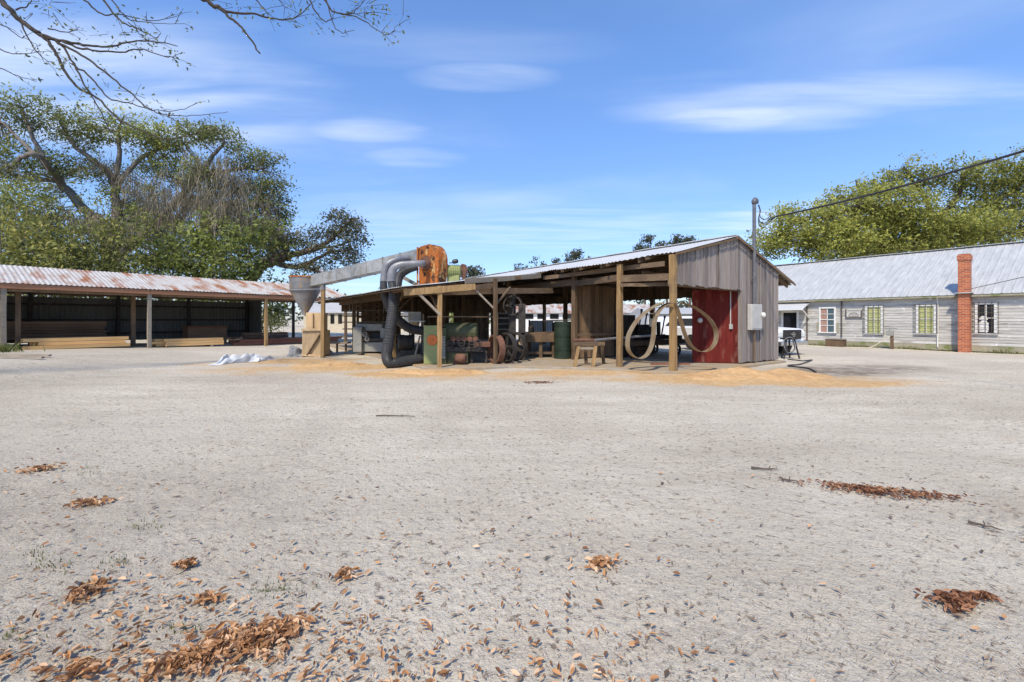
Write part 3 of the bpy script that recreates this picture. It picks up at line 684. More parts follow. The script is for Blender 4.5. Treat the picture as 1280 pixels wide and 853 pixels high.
# plywood chute
Yc = 18.25; t = thing('plywood_chute', 'tall tan plywood chute box with a diagonal brace under the hopper', 'chute', ((391 - 640) / F * Yc, Yc, 0))
def cb(x0, x1, y0, y1, Ya, dep, mat, nm):
    a, b = at(x0, y1, Ya), at(x1, y0, Ya); mb = MB(); mb.box(a.x, b.x, Ya, Ya + dep, a.z, b.z, jit=.008); return part(nm, mb, M[mat], t, world=True, bevel=.006)
cb(382.5, 402, 391, 413, 18.3, .6, 'plywood', 'upper_box'); cb(377.5, 402.5, 413, 445.5, 18.2, .8, 'plywood', 'lower_box')
mb = MB(); a, b = at(384, 444, 18.15), at(401, 417, 18.15); mb.bar(a, b, .1, .04); part('diagonal_brace', mb, M['brown_plank'], t, world=True)
mb = MB(); mb.bar(at(377, 412.5, 18.15), at(402, 412, 18.15), .06, .09); mb.bar(at(377, 444, 18.15), at(402, 445, 18.15), .06, .09); part('batten', mb, M['plywood'], t, world=True)
mb = MB(); mb.bar(at(391, 392, 18.25), at(391, 413, 18.25), .03, .08); part('batten', mb, M['plywood'], t, world=True)
pb = at(403.5, 446, 17.9); t = thing('hopper_post', 'yellow timber post with a grey pipe on top beside the hopper', 'post', (pb.x, pb.y, 0))
mb = MB(); mb.bar((pb.x, pb.y, 0), (pb.x + .02, pb.y, 2.93), .14, .14, 6, .006); part('post', mb, M['post'], t, world=True, bevel=.01)
mb = MB(); tp = at(403.5, 337.5, 17.9); mb.tube(spline([(pb.x + .03, pb.y - .02, 2.7), (pb.x + .03, pb.y - .02, 3.35), (pb.x - .02, pb.y, 3.45), (pb.x - .12, pb.y + .1, 3.5)], 5), .08, 10); part('vent_pipe', mb, M['pipe'], t, world=True)
# hoses
def ribbed(pts, r, n=12, pitch=.05):
    q = spline(pts, 14); out = []; rr = []; acc = 0; nq = len(q)
    for i, p in enumerate(q):
        if i: acc += (p - q[i - 1]).length
        out.append(p); rr.append(r * (1 + .05 * (i % 2)) * (.72 + .28 * smooth(0, .3, i / nq)))
    mb = MB(); mb.tube(out, rr, n); return mb
inlet = FP(.03, .68, .34)
t = thing('suction_hose', 'thick black suction hose dropping from the blower and bending along the ground', 'hose', (-3.9, 14.1, 0))
hp = [at(489, 350, 14.05), at(491, 364, 14.0), at(491.5, 385, 13.95), at(489, 405, 13.95), at(485.5, 430, 13.95), at(483.5, 443, 13.95), at(486, 453, 13.95), at(494, 454, 14.1), at(507, 451.5, 14.4), at(522, 449.5, 14.7), at(534, 447.5, 14.95)]
mb = ribbed(hp, .165, 14); part('hose', mb, M['hose'], t, world=True)
mb = MB(); mb.tube(spline([inlet + ax * -.1, at(526, 329.5, 14.2), at(512, 330, 14.1), at(501, 331, 14.05), at(493, 335, 14.05), at(489.5, 343, 14.05), at(489, 353, 14.05)], 6), [.098 + .035 * smooth(15, 30, k) for k in range(37)], 16); part('elbow_pipe', mb, M['pipe'], t, world=True, sm=False)
t = thing('suction_hose', 'second black suction hose hanging close behind the thick ground hose', 'hose', (-4.1, 14.5, 2))
mb = ribbed([at(479.5, 348, 14.7), at(480, 362, 14.7), at(484, 376, 14.75), at(490, 390, 14.9), at(500, 402, 15.2), at(513, 411, 15.4), at(530, 414, 15.5)], .15, 12); part('hose', mb, M['hose'], t, world=True)
mb = MB(); mb.tube(spline([at(511, 322.5, 15.0), at(498, 324, 14.8), at(487, 329, 14.7), at(481.5, 337, 14.7), at(480, 352, 14.7)], 6), [.095 + .03 * smooth(8, 20, k) for k in range(25)], 14); part('elbow_pipe', mb, M['pipe'], t, world=True)
th_ = t
for (px, py, Yh, r) in ((489, 351, 14.05, .135),):
    mb = MB(); c = at(px, py, Yh); mb.ring(c, (0, 0, 1), r + .018, r - .02, .05, 18); part('hose_clamp', mb, M['pipe'], t, world=True)
t = thing('branch_hose', 'short dark branch hose slanting down from the blower inlet pipe', 'hose', (-3.4, 14.9, 2.6))
mb = ribbed([at(522, 334, 14.8), at(508, 338, 14.8), at(499, 346, 14.75), at(496, 362, 14.6), at(494, 380, 14.6)], .14, 12); part('hose', mb, M['hose'], t, world=True)

# ---------------------------------------------------------------- machines under the lean-to
FL = .068
def wb(name, par, x0, x1, y0, y1, Ya, dep, mat, bev=.012, label=None):
    a, b = at(x0, y1, Ya), at(x1, y0, Ya); mb = MB(); mb.box(a.x, b.x, Ya, Ya + dep, max(FL, a.z), b.z); return part(name, mb, M[mat], par, label, True, bevel=bev)
t = thing('planing_machine', 'green planing machine with a round orange cover behind the left front post', 'machine', (-2.4, 15, FL))
Ym = 14.45
wb('cabinet', t, 529.5, 551, 407, 457.5, Ym, 1.0, 'green', .02)
mb = MB(); mb.lathe([(.17, 0), (.17, .04), (.14, .055), (.03, .055), (.03, .08), (0, .08)], at(540.5, 425, Ym) + Vector((0, 0, 0)), (0, -1, 0), 24); part('round_cover', mb, M['orange'], t, world=True)
wb('side_panel', t, 552, 558, 410, 456, Ym + .05, .8, 'olive')
mb = MB()
for i in range(15): a = at(552.6, 421 + i * 1.9, Ym - .0); mb.box(a.x, a.x + .10, a.y - .0, a.y + .045, a.z - .018, a.z + .014)
part('vent_grille', mb, M['steel_grey'], t, world=True)
wb('bed', t, 558, 604, 434, 440, Ym + .1, .8, 'steel_dark')
wb('base', t, 557, 585, 440, 456, Ym + .15, .7, 'olive')
mb = MB(); a, b = at(557, 412, Ym + .5), at(597, 412, Ym + .5); mb.lathe([(.3, 0), (.33, .05), (.33, (b - a).length - .05), (.28, (b - a).length)], a + Vector((0, 0, -.1)), (1, 0, 0), 18); part('hood', mb, M['olive'], t, world=True)
mb = MB()
for i in range(5): c = at(566 + i * 7, 424, Ym + .2); mb.lathe([(.09, 0), (.09, .7)], c, (0, 1, .0), 14)
part('feed_rollers', mb, M['rust_dark'], t, world=True)
mb = MB(); c = at(574, 448, Ym - .1); mb.lathe([(.13, 0), (.15, .03), (.15, .3), (.1, .34)], c + Vector((-.1, .02, .0)), (.9, -.3, 0), 16); mb.box(c.x - .2, c.x + .2, c.y + .0, c.y + .25, FL, c.z - .12); part('motor', mb, M['rust_dark'], t, world=True)
mb = MB()
for i, (x, y) in enumerate(((563, 430), (577, 429), (590, 431), (598, 429))): c = at(x, y, Ym); mb.ring(c, (.1, -1, 0), .12, .09, .03, 18); mb.bar(c + Vector((-.1, 0, 0)), c + Vector((.1, 0, 0)), .02); mb.tube([c, c + Vector((0, .4, 0))], .02, 6)
part('hand_wheels', mb, M['steel_dark'], t, world=True)
wb('outfeed', t, 592, 613, 428, 434, Ym + .2, .5, 'rust_dark'); 
for x in (588, 606): wb('leg', t, x, x + 3, 438, 456, Ym + .3, .12, 'steel_dark', .004)
# belt wheels
def wheel(px, py, Y, ro, axis, label, mat, spokes=5, w=.14):
    c = at(px, py, Y); c.z = ro + FL
    t = thing('belt_wheel', label, 'wheel', (c.x, c.y, FL), group='belt wheels on the shed floor')
    mb = MB(); mb.ring(c, axis, ro, ro - .05, w, 40); part('rim', mb, M[mat], t, world=True)
    d = Vector(axis).normalized(); a = d.cross(Vector((0, 0, 1))).normalized(); b = d.cross(a)
    if spokes:
        mb = MB()
        for k in range(spokes):
            an = 2 * math.pi * k / spokes + .3; mb.bar(c, c + (a * math.cos(an) + b * math.sin(an)) * (ro - .03), .06, .035)
        part('spokes', mb, M[mat], t, world=True)
        mb = MB(); mb.lathe([(.09, -.12), (.09, .12)], c, axis, 14); part('hub', mb, M['steel_dark'], t, world=True)
wheel(620, 438, 14.75, .47, (-.86, -.5, 0), 'large rust brown wheel rim leaning open in front of the post', 'rust_dark', 0, .2)
wheel(633, 438, 14.9, .50, (-.80, -.6, .0), 'dark spoked belt wheel right of the open rust brown rim', 'steel_dark', 6)
wheel(644, 437, 15.6, .5, (-.7, -.7, .0), 'black belt wheel at the foot of the tall band saw', 'steel_dark', 5)
t = thing('band_saw', 'tall dark band saw with a heavy column behind the belt wheels', 'band saw', (.15, 16, FL))
wb('column', t, 636, 645, 362, 448, 16.0, .35, 'steel_dark', .03)
wb('base', t, 629, 657, 436, 452, 15.9, .9, 'steel_dark', .02)
wb('table', t, 628, 660, 416, 419, 15.8, .9, 'steel_dark')
mb = MB(); mb.ring(at(641, 382, 15.9), (-.3, -1, 0), .36, .3, .1, 30); mb.bar(at(641, 370, 15.9), at(641, 394, 15.9), .06); mb.bar(at(630, 382, 15.9), at(652, 382, 15.9), .06); part('upper_wheel', mb, M['steel_dark'], t, world=True)
wb('guard', t, 648, 657, 380, 424, 15.8, .2, 'steel_dark', .02)
mb = MB(); c = at(652, 428, 15.7); mb.lathe([(.11, 0), (.11, .06), (0, .07)], c, (0, -1, 0), 16); part('gauge', mb, M['plywood'], t, world=True)
# slatted rack behind
t = thing('slatted_rack', 'dark upright rack with four pale rungs behind the brown post', 'rack', (-.3, 18.2, FL))
mb = MB(); mb.bar(at(621.5, 452, 18.2).to_2d().to_3d() + Vector((0, 0, FL)), at(621.5, 391, 18.2), .09, .06); part('upright', mb, M['plywood'], t, world=True)
mb = MB(); mb.bar(at(637, 452, 18.2).to_2d().to_3d() + Vector((0, 0, FL)), at(637, 391, 18.2), .09, .06); part('upright', mb, M['grey_lumber'], t, world=True)
for y in (392, 398, 405, 412):
    mb = MB(); mb.bar(at(621.5, y, 18.16), at(637, y, 18.16), .05, .05); part('rung', mb, M['grey_lumber'], t, world=True)
mb = MB(); a, b = at(623, 413, 18.3), at(636, 392, 18.3); mb.box(a.x, b.x, 18.3, 18.33, a.z, b.z); part('back_panel', mb, M['steel_dark'], t, world=True)
# work table
t = thing('work_table', 'heavy brown timber work table left of the dark green tank', 'table', (1.0, 17.6, FL))
wb('top', t, 654, 696, 416, 428, 16.8, 1.3, 'brown_plank')
for x, Y in ((656, 16.9), (690, 16.9), (660, 17.8), (688, 17.8), (674, 16.9)): wb('leg', t, x, x + 4, 426, 452, Y, .13, 'timber', .005)
wb('lower_rail', t, 658, 692, 440, 443, 17.0, .06, 'timber', .004)
mb = MB(); mb.lathe([(.1, 0), (.12, .04), (.12, .2), (.05, .28), (.05, .34)], at(664, 416, 17.2), (0, 0, 1), 14)
solo('paint_can', mb, M['steel_dark'], 'small dark can on the brown work table', 'can')
t = thing('steel_tank', 'tall dark green steel tank standing left of the plank partition', 'tank', (2.0, 16.2, FL))
mb = MB(); c = at(705, 452, 16.3); ztk = at(705, 402, 16.3).z
mb.lathe([(.33, FL), (.33, ztk - .03), (.3, ztk)], (c.x, c.y + .35, 0), (0, 0, 1), 22); part('body', mb, M['dark_green'], t, world=True, sm=False)
mb = MB()
for z in (.4, .9, 1.3): mb.ring((c.x, c.y + .35, z), (0, 0, 1), .345, .32, .04, 22)
part('hoops', mb, M['dark_green'], t, world=True)
mb = MB(); mb.bar((c.x - .75, c.y + .3, ztk + .02), (c.x + .3, c.y + .4, ztk + .05), .25, .05); part('lid_plank', mb, M['steel_dark'], t, world=True)
# saw horse with roller
t = thing('saw_horse', 'worn wooden saw horse with splayed legs and a roller top', 'saw horse', at(733, 461, 13.8).to_2d().to_3d() + Vector((0, 0, .03)))
Ys = 13.8
for (x0, x1, Ya, Yb2) in ((723.5, 718, Ys, Ys - .1), (744.5, 741, Ys, Ys - .1), (731, 733, Ys + .55, Ys + .75), (752, 755, Ys + .55, Ys + .75)):
    a, b = at(x0, 431, Ya), at(x1, 461, Yb2); b.z = .03
    mb = MB(); mb.bar(a, b, .1, .07, 2, .004); part('leg', mb, M['timber'] if Ya > Ys + .3 else M['post'], t, world=True)
mb = MB(); mb.bar(at(717, 430, Ys - .02), at(748, 430, Ys - .02), .06, .13, 3, .008); mb.bar(at(727, 430, Ys + .6), at(756, 430, Ys + .6), .06, .13, 3, .008); part('top_rail', mb, M['timber'], t, world=True)
mb = MB(); mb.bar(at(722, 435.5, Ys), at(745, 435.5, Ys), .04, .07); part('stretcher', mb, M['grey_lumber'], t, world=True)
mb = MB(); mb.tube([at(717, 425.5, Ys + .2), at(746, 425.5, Ys + .3)], .05, 10); part('roller', mb, M['rust_dark'], t, world=True)
mb = MB(); mb.tube([at(744, 425.5, 13.85), at(775, 422.5, 14.6), at(816, 419.5, 15.4)], .04, 8)
solo('metal_pipe', mb, M['pipe'], 'long pale pipe resting from the saw horse across behind the post', 'pipe')
# carriage deep behind the blades
t = thing('saw_carriage', 'dark sawmill carriage with iron wheels and lever posts behind the saw blades', 'carriage', S(3.6, 3.4, FL), A34)
mb = MB(); mb.bar((-1.9, .0, .55), (1.7, .0, .55), .14, .18); mb.bar((-1.9, 1.0, .55), (1.7, 1.0, .55), .14, .18); part('frame', mb, M['brown_plank'], t)
for x in (-1.5, 0, 1.4):
    mb = MB(); mb.bar((x, -.1, .72), (x, 1.1, .72), .16, .16); mb.bar((x, 1.0, .7), (x, 1.0, 1.35), .12, .12); part('head_block', mb, M['steel_dark'], t)
for x in (-1.4, 1.2):
    for y in (-.05, 1.05):
        mb = MB(); mb.ring((x, y, .23), (0, 1, 0), .23, .17, .08, 24); mb.bar((x - .2, y, .23), (x + .2, y, .23), .05); mb.bar((x, y, .03), (x, y, .43), .05); part('wheel', mb, M['steel_dark'], t)
for x, h in ((-.9, 1.75), (-.6, 1.6), (.5, 1.5)):
    mb = MB(); mb.bar((x, .2, .6), (x + .25, .2, h), .04); mb.lathe([(.04, 0), (.05, .1)], (x + .25, .2, h), (0.2, 0, 1), 8); part('lever', mb, M['steel_dark'], t)
mb = MB(); mb.lathe([(.3, 0), (.3, .5)], (-.4, .5, .95), (1, 0, 0), 18); part('drum', mb, M['steel_dark'], t)
for i, (u_, v_, w_, h_, d_, nm, lab) in enumerate(((2.55, 4.1, .75, 1.62, .45, 'tool_cabinet', 'narrow dark cabinet right of the plank partition'), (2.7, 7.4, 1.6, 1.3, .7, 'work_bench_cabinet', 'low dark cabinet deep inside behind the saw blades'), (4.5, 6.6, 1.9, 1.12, .8, 'machine_cabinet', 'squat dark machine cabinet near the open far side'))):
    t = thing(nm, lab, 'cabinet', S(u_, v_, FL), A34)
    mb = MB(); mb.box(-w_ / 2, w_ / 2, -d_ / 2, d_ / 2, 0, h_); part('body', mb, M['steel_dark'], t, bevel=.01)
    mb = MB(); mb.box(-w_ / 2 + .04, -.01, -d_ / 2 - .02, -d_ / 2, .08, h_ - .06); part('door', mb, M['steel_dark'], t)
    mb = MB(); mb.box(.01, w_ / 2 - .04, -d_ / 2 - .02, -d_ / 2, .08, h_ - .06); part('door', mb, M['steel_dark'], t)
mb = MB(); c = at(814.5, 403, 16.6); mb.lathe([(.085, -.16), (.1, .1), (.1, .13)], c, (0, 0, 1), 14)
mb2 = mb; solo('plastic_bucket', mb2, M['cream'], 'small cream bucket hanging behind the left saw blade', 'bucket')
mb = MB(); mb.bar(at(814, 456.5, 14.3).to_2d().to_3d() + Vector((0, 0, .09)), at(862, 457.5, 14.4).to_2d().to_3d() + Vector((0, 0, .09)), .12, .04, 3, .004)
solo('rusty_bar', mb, M['red_lumber'], 'reddish bar lying on the slab behind the corner post', 'bar')
# grey planer further back
t = thing('thickness_planer', 'pale grey cast iron planer left of the thick black hose', 'machine', (-5.9, 19.2, 0))
wb('end_casting', t, 441, 452, 409, 440.5, 18.9, .5, 'steel_grey', .03); wb('top_casting', t, 444, 478, 405, 414, 19.3, .9, 'steel_grey', .04)
wb('base', t, 452, 480, 428, 440, 19.1, 1.0, 'steel_grey', .02); wb('bed', t, 450, 479, 423, 427, 19.0, 1.0, 'steel_dark', .01)
wb('throat', t, 462, 475, 416, 424, 19.5, .6, 'steel_dark'); wb('end_casting', t, 475, 481, 410, 440, 19.2, .5, 'steel_grey', .03)
mb = MB()
for (x, y) in ((456, 418), (459, 424)): mb.ring(at(x, y, 18.95), (0, -1, 0), .1, .075, .03, 16); mb.bar(at(x - 3, y, 18.95), at(x + 3, y, 18.95), .02)
part('hand_wheels', mb, M['steel_grey'], t, world=True)
# lumber rack
t = thing('lumber_rack', 'dark timber rack of short arms at the left end of the shed', 'rack', S(-4.7, 15.6, 0), A34)
for i in range(3):
    mb = MB(); mb.bar((.15 + i * .95, 0, .0), (.15 + i * .95, 0, 2.35), .11, .11); part('upright', mb, M['brown_plank'], t)
    for z in (.62, .98, 1.32, 1.62, 1.92, 2.2):
        mb = MB(); mb.bar((.15 + i * .95, -.6, z), (.15 + i * .95, .05, z), .07, .07); part('arm', mb, M['brown_plank'], t)
k = 0
for zi, z in enumerate((.68, 1.04, 1.38, 1.68, 1.98)):
    for j in range(2):
        mb = MB(); o_ = R.uniform(-.25, .25); mb.bar((-.6 + o_, -.18 - j * .23, z), (2.5 + o_, -.18 - j * .23, z), .19, .05, 3, .004)
        mb.v = [tuple(MX[t] @ Vector(v)) for v in mb.v]
        solo('rack_board', mb, M['grey_lumber'] if (zi + j) % 2 else M['dark_lumber'], 'board lying across the arms of the lumber rack', 'board', 'boards on the lumber rack', rot=A34)
for lay in range(4):
    for j in range(3):
        o_ = R.uniform(-.2, .2); mb = MB(); mb.bar((1.9 + o_, 4.9 + j * .3, FL + .07 + lay * .15), (4.9 + o_, 4.75 + j * .3, FL + .07 + lay * .15), .26, .13, 3, .005)
        mb.v = [tuple(MX[shed] @ Vector(v)) for v in mb.v]
        solo('rough_board', mb, M['dark_lumber'] if (lay + j) % 2 else M['brown_plank'], 'dark rough board stacked on the floor behind the saw carriage', 'board', 'dark boards behind the saw carriage', rot=A34)
# work stools and boxes under the lean-to
t = thing('work_bench', 'low dark bench on thin legs below the lumber rack', 'bench', at(420, 440, 19.6).to_2d().to_3d())
wb('top', t, 407, 434, 428, 430, 19.3, .5, 'grey_lumber', .004)
for x in (409, 420, 431): wb('leg', t, x, x + 2, 430, 441, 19.5, .07, 'timber', .003)
t = thing('drive_motor', 'dark electric motor on skids between the black hose and green machine', 'motor', at(507, 446, 16.8).to_2d().to_3d())
mb = MB(); c = at(507, 420, 16.9); mb.lathe([(.2, 0), (.28, .05), (.28, .55), (.2, .6)], c + Vector((-.3, 0, -.25)), (1, .3, 0), 18); part('body', mb, M['steel_dark'], t, world=True)
wb('skid', t, 500, 522, 438, 446, 16.9, .5, 'steel_dark'); wb('stand', t, 503, 512, 424, 440, 17.0, .3, 'dark_green')
mb = MB(); mb.bar(at(519, 444, 16.2), at(525, 420, 16.2), .06, .03); part('handle', mb, M['grey_lumber'], t, world=True)
t = thing('shelf_unit', 'pale shelf with folded sheets behind the slanting hose', 'shelf', at(522, 445, 19).to_2d().to_3d())
for y in (401, 408): wb('board', t, 512, 530, y, y + 1.5, 19, .4, 'wall_white', .003)
wb('panel', t, 510, 526, 390, 401, 19.4, .05, 'wall_grey', .003)
for x in (511, 528): wb('leg', t, x, x + 2, 393, 444, 19.1, .06, 'grey_lumber', .003)
wb('crate', t, 514, 522, 402, 408, 19.05, .3, 'plywood')
# bags by the chute
def lump(cx, cy, rx, ry, h, seed, amp=.3):
    mb = MB()
    def fn(a, b):
        an = a * 2 * math.pi; ph = b * math.pi / 2
        d = Vector((math.cos(an) * math.cos(ph), math.sin(an) * math.cos(ph), math.sin(ph)))
        k = 1 + amp * mnoise.noise(d * 1.7 + Vector((seed, 0, 0))) + amp * .5 * mnoise.noise(d * 4.5 + Vector((seed, 3, 0)))
        return (cx + rx * d.x * k, cy + ry * d.y * k, gh(cx, cy) - .02 + h * d.z * k)
    mb.quadgrid(fn, 40, 14); return mb
c = at(370, 446, 18.3); solo('rubble_bag', lump(c.x, c.y, .33, .28, .42, 2, .45), M['bag'], 'grey crumpled bag slumped at the left foot of the plywood chute', 'bag', sm=True)
c = at(410, 442, 19.2); solo('rubble_bag', lump(c.x, c.y, .25, .22, .22, 8, .45), M['bag'], 'dark bag lying right of the hopper post', 'bag', sm=True)
# tarp
mb = MB()
def fn(a, b):
    p = at(273, 455, 15.2).lerp(at(338, 450, 16.6), a); p = p + Vector((.25, 1, 0)).normalized() * ((b - .5) * (.95 + .35 * math.sin(a * 7)))
    x, y = p.x + .12 * mnoise.noise((a * 5, b * 3, 4)), p.y + .15 * mnoise.noise((a * 4, b * 3, 8))
    e = min(a, 1 - a, b, 1 - b)
    z = max(0, (.16 + .22 * mnoise.noise((a * 6, b * 4, 1)) + .12 * mnoise.noise((a * 14, b * 9, 2)))) * smooth(0, .22, e)
    return (x, y, gh(x, y) + .01 + z)
mb.quadgrid(fn, 60, 34); solo('tarp', mb, M['tarp'], 'crumpled pale blue tarp lying on the sand left of the chute', 'tarp', sm=True)

# ---------------------------------------------------------------- lumber shed on the left
ls = thing('lumber_shed', 'long low lumber shed with a rusty metal roof and dark back wall', 'shed', F0, AF)
XL, XR = -14.0, 5.6
mb = MB()
def fn(a, b):
    x = XL + (XR - XL) * b; y = -.35 + 3.35 * a
    return (x, y, 2.97 + (y + .35) * .29 + .012 * math.sin(x * 2 * math.pi / .16) + .02 * mnoise.noise((x * .5, y, 3)))
mb.quadgrid(fn, 5, 760); part('roof', mb, M['galv_rust'], ls)
mb = MB()
def fn(a, b):
    x = XL + (XR - XL) * b; y = 3.0 + 3.4 * a
    return (x, y, 3.942 - (y - 3) * .29 + .012 * math.sin(x * 2 * math.pi / .16))
mb.quadgrid(fn, 4, 760); part('roof', mb, M['galv_rust'], ls)
mb = MB(); mb.bar((XL, -.3, 2.85), (-5.4, -.3, 2.84), .05, .2, 10, .006); mb.bar((-5.38, -.3, 2.83), (XR, -.3, 2.8), .05, .19, 10, .006); part('fascia', mb, M['fascia'], ls)
def lgz(x, y): p = L_(x, y); return zg(p.x, p.y)
def lpost(x, y, w, top, mat):
    mb = MB(); mb.bar((x, y, lgz(x, y) - .1), (x, y, top), w, w, 7, .007); part('post', mb, M[mat], ls, bevel=.01)
lpost(-5.4, -.2, .15, 2.8, 'grey_lumber'); lpost(.02, -.2, .15, 2.8, 'post'); lpost(-10.05, -.2, .16, 2.8, 'grey_lumber'); lpost(-9.6, .4, .16, 2.8, 'brown_plank')
lpost(-5.6, 1.5, .18, 3.1, 'brown_plank'); lpost(5.2, -.2, .15, 2.8, 'brown_plank')
for x in (-12, -8.6, -5.2, -1.8, 1.6, 4.85): lpost(x, 5.9, .16, 3.0, 'steel_dark')
mb = MB()
def fn(a, b):
    x = XL + (1.8 - XL) * b
    return (x, 6.06 + .018 * math.sin(x * 2 * math.pi / .2), (lgz(XL, 6) - .1) * (1 - a) + 2.68 * a)
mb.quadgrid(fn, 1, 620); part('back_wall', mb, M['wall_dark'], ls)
mb = MB()
for z in (.75, 1.5, 2.3): mb.bar((XL, 5.98, z), (1.8, 5.98, z), .06, .1)
part('girts', mb, M['steel_dark'], ls)
mb = MB(); mb.bar((XL, 5.98, 2.86), (5.3, 5.98, 2.86), .08, .16); part('beam', mb, M['brown_plank'], ls)
mb = MB(); mb.bar((XL, 3, 3.78), (XR, 3, 3.78), .08, .2); part('beam', mb, M['brown_plank'], ls)
mb = MB(); mb.bar((XL, -.15, 2.72), (XR, -.15, 2.70), .08, .16); part('beam', mb, M['brown_plank'], ls)
for i in range(12):
    x = -13 + i * 1.65
    mb = MB(); mb.bar((x, -.25, 2.9), (x, 3, 3.84), .05, .14); mb.bar((x, 3, 3.84), (x, 6.3, 2.9), .05, .14); part('rafter', mb, M['brown_plank'], ls)
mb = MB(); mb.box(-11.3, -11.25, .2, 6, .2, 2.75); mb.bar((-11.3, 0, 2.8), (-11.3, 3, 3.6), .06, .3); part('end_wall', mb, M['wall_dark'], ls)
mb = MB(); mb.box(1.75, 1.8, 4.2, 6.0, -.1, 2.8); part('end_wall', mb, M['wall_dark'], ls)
def board(x0, x1, y, z, w, h, mat, label, group, rot=0):
    mb = MB(); mb.bar((x0, y, z + h / 2), (x1, y + rot, z + h / 2), w, h, 4, .003)
    mb.v = [tuple(MX[ls] @ Vector(v)) for v in mb.v]
    return solo('lumber_board', mb, M[mat], label, 'board', group, rot=AF)
for lay in range(3):
    for j in range(3):
        z = lgz(-8, .5) + .02 + lay * .155; a = R.uniform(-.15, .15)
        x0, x1 = ((-9.5, -6.15), (-9.2, -6.3), (-9.45, -6.1))[lay]
        board(x0 + a, x1 + a * .5, .15 + j * .3 + (.0 if lay else -.12), z, .28, .14, 'fresh', 'fresh orange board in the low front stack left of the pale post', 'fresh boards in the left stack')
for lay in range(6):
    for j in range(2):
        a = R.uniform(-.2, .2); board(-10.2 + a, -6.3 + a, 3.2 + j * .32, lgz(-8, 3) + .35 + lay * .14, .3, .12, 'dark_lumber', 'dark brown board in the tall stack at the back of the lumber shed', 'dark boards at the back')
for x in (-9.8, -8.2, -6.7):
    board(x, x + .15, 3.35, lgz(x, 3), .7, .33, 'dark_lumber', 'dark bearer block under the tall stack of brown boards', 'bearers under the dark boards')
for lay in range(3):
    for j in range(3):
        a = R.uniform(-.1, .1); board(-5.05 + a + (.35 if j == 0 else 0), -2.1 + a * .5, .2 + j * .3, lgz(-3.5, .5) + .06 + lay * .125, .28, .115, 'fresh', 'fresh orange board in the square stack right of the pale post', 'fresh boards in the right stack')
for x in (-4.4, -2.7):
    board(x, x + .12, .5, lgz(x, .5), .9, .06, 'grey_lumber', 'grey bearer under the square stack of fresh boards', 'bearers under the fresh boards')
for lay in range(2):
    for j in range(2):
        a = R.uniform(-.2, .2); board(-1.2 + a, 5.3 + a, .8 + j * .35, .03 + lay * .17, .3, .16, 'red_lumber', 'long reddish timber on the floor behind the right post of the lumber shed', 'long reddish timbers')
for lay in range(3):
    for j in range(2):
        a = R.uniform(-.1, .1); board(-.3 + a, 2.3 + a, 1.8 + j * .33, .2 + lay * .18, .3, .15, 'dark_lumber', 'short dark timber in the bundle behind the right post of the lumber shed', 'short dark timbers')
t = thing('stacked_bin', 'dark reddish bin against the back wall of the lumber shed', 'bin', L_(-1.2, 4.6, 0), AF)
mb = MB(); mb.box(-1.2, .9, -.4, .4, 0, 1.05); part('body', mb, M['dark_lumber'], t, bevel=.02)
mb = MB(); mb.box(-1.25, .95, -.45, .45, 1.05, 1.12); part('lid', mb, M['red_lumber'], t)
for x0, x1, y, a in ((-16.9, -15.0, 14.3, .05), (-15.6, -14.5, 13.6, -.04)):
    mb = MB(); mb.bar((x0, y, zg(x0, y) + .05), (x1, y + .25, zg(x1, y) + .05), .12, .06, 4, .006)
    solo('loose_plank', mb, M['grey_lumber'], 'grey plank lying on the sand at the far left, %s' % ('longer and farther' if y > 14 else 'shorter and nearer'), 'plank')

# ---------------------------------------------------------------- workshop building on the right
B0 = Vector((22.6, 19.8, 0)); wk = thing('workshop_building', 'long low workshop with peeling pale siding and a grey metal roof', 'building', B0, A34)
def sB(px):   # distance along the wall
    r = (px - HX) / F; return (B0.x - r * B0.y) / (-V.x + r * V.y)
def zB(px, py): Y = B0.y + V.y * sB(px); return CAMH + (HY - py) / F * Y
S0, S1, D = -9.0, 14.0, 10.0
WT = 2.78
mb = MB(); z = .3; k = 0
while z < WT:
    y = S0
    while y < S1:
        L1 = min(S1, y + R.uniform(2.5, 5)); dz = R.uniform(-.004, .004)
        mb.prism([(.0, y + .002, z + dz), (-.024, y + .002, z + dz), (-.008, y + .002, z + .145 + dz), (0, y + .002, z + .145 + dz)], (0, L1 - y - .004, 0)); y = L1
    z += .142
part('siding', mb, M['siding'], wk)
mb = MB(); mb.box(.0, D, S0, S1, .05, WT); part('wall', mb, M['siding'], wk)
mb = MB()
for y0, y1 in ((S0, -2.4), (-2.39, 4.1), (4.11, 9.9), (9.91, S1)): mb.box(-.03, .0, y0, y1, .02, .29, jit=.008)
part('base_board', mb, M['base_board'], wk)
mb = MB(); mb.prism([(.01, S1, WT), (D, S1, WT), (D / 2, S1, WT + .53 * D / 2)], (0, -.1, 0)); part('gable', mb, M['siding'], wk)
def roofz(x): return 2.66 + .53 * (x + .32)
mb = MB()
def fn(a, b):
    y = S0 + (S1 + .4 - S0) * b; x = -.32 + (D / 2 + .32) * a
    rib = .022 * max(0, math.cos(y * 2 * math.pi / .3)) ** 6
    return (x, y, roofz(x) + .03 + rib + .02 * mnoise.noise((x * .6, y * .4, 4)) + .008 * math.sin(math.floor(x / 1.15) * 9))
mb.quadgrid(fn, 10, 900); part('roof', mb, M['galv_blue'], wk)
mb = MB()
def fn(a, b):
    y = S0 + (S1 + .4 - S0) * b; x = D / 2 + (D / 2 + .32) * a
    return (x, y, roofz(D / 2) + .03 - .53 * (x - D / 2))
mb.quadgrid(fn, 1, 1); part('roof', mb, M['galv_blue'], wk)
mb = MB()
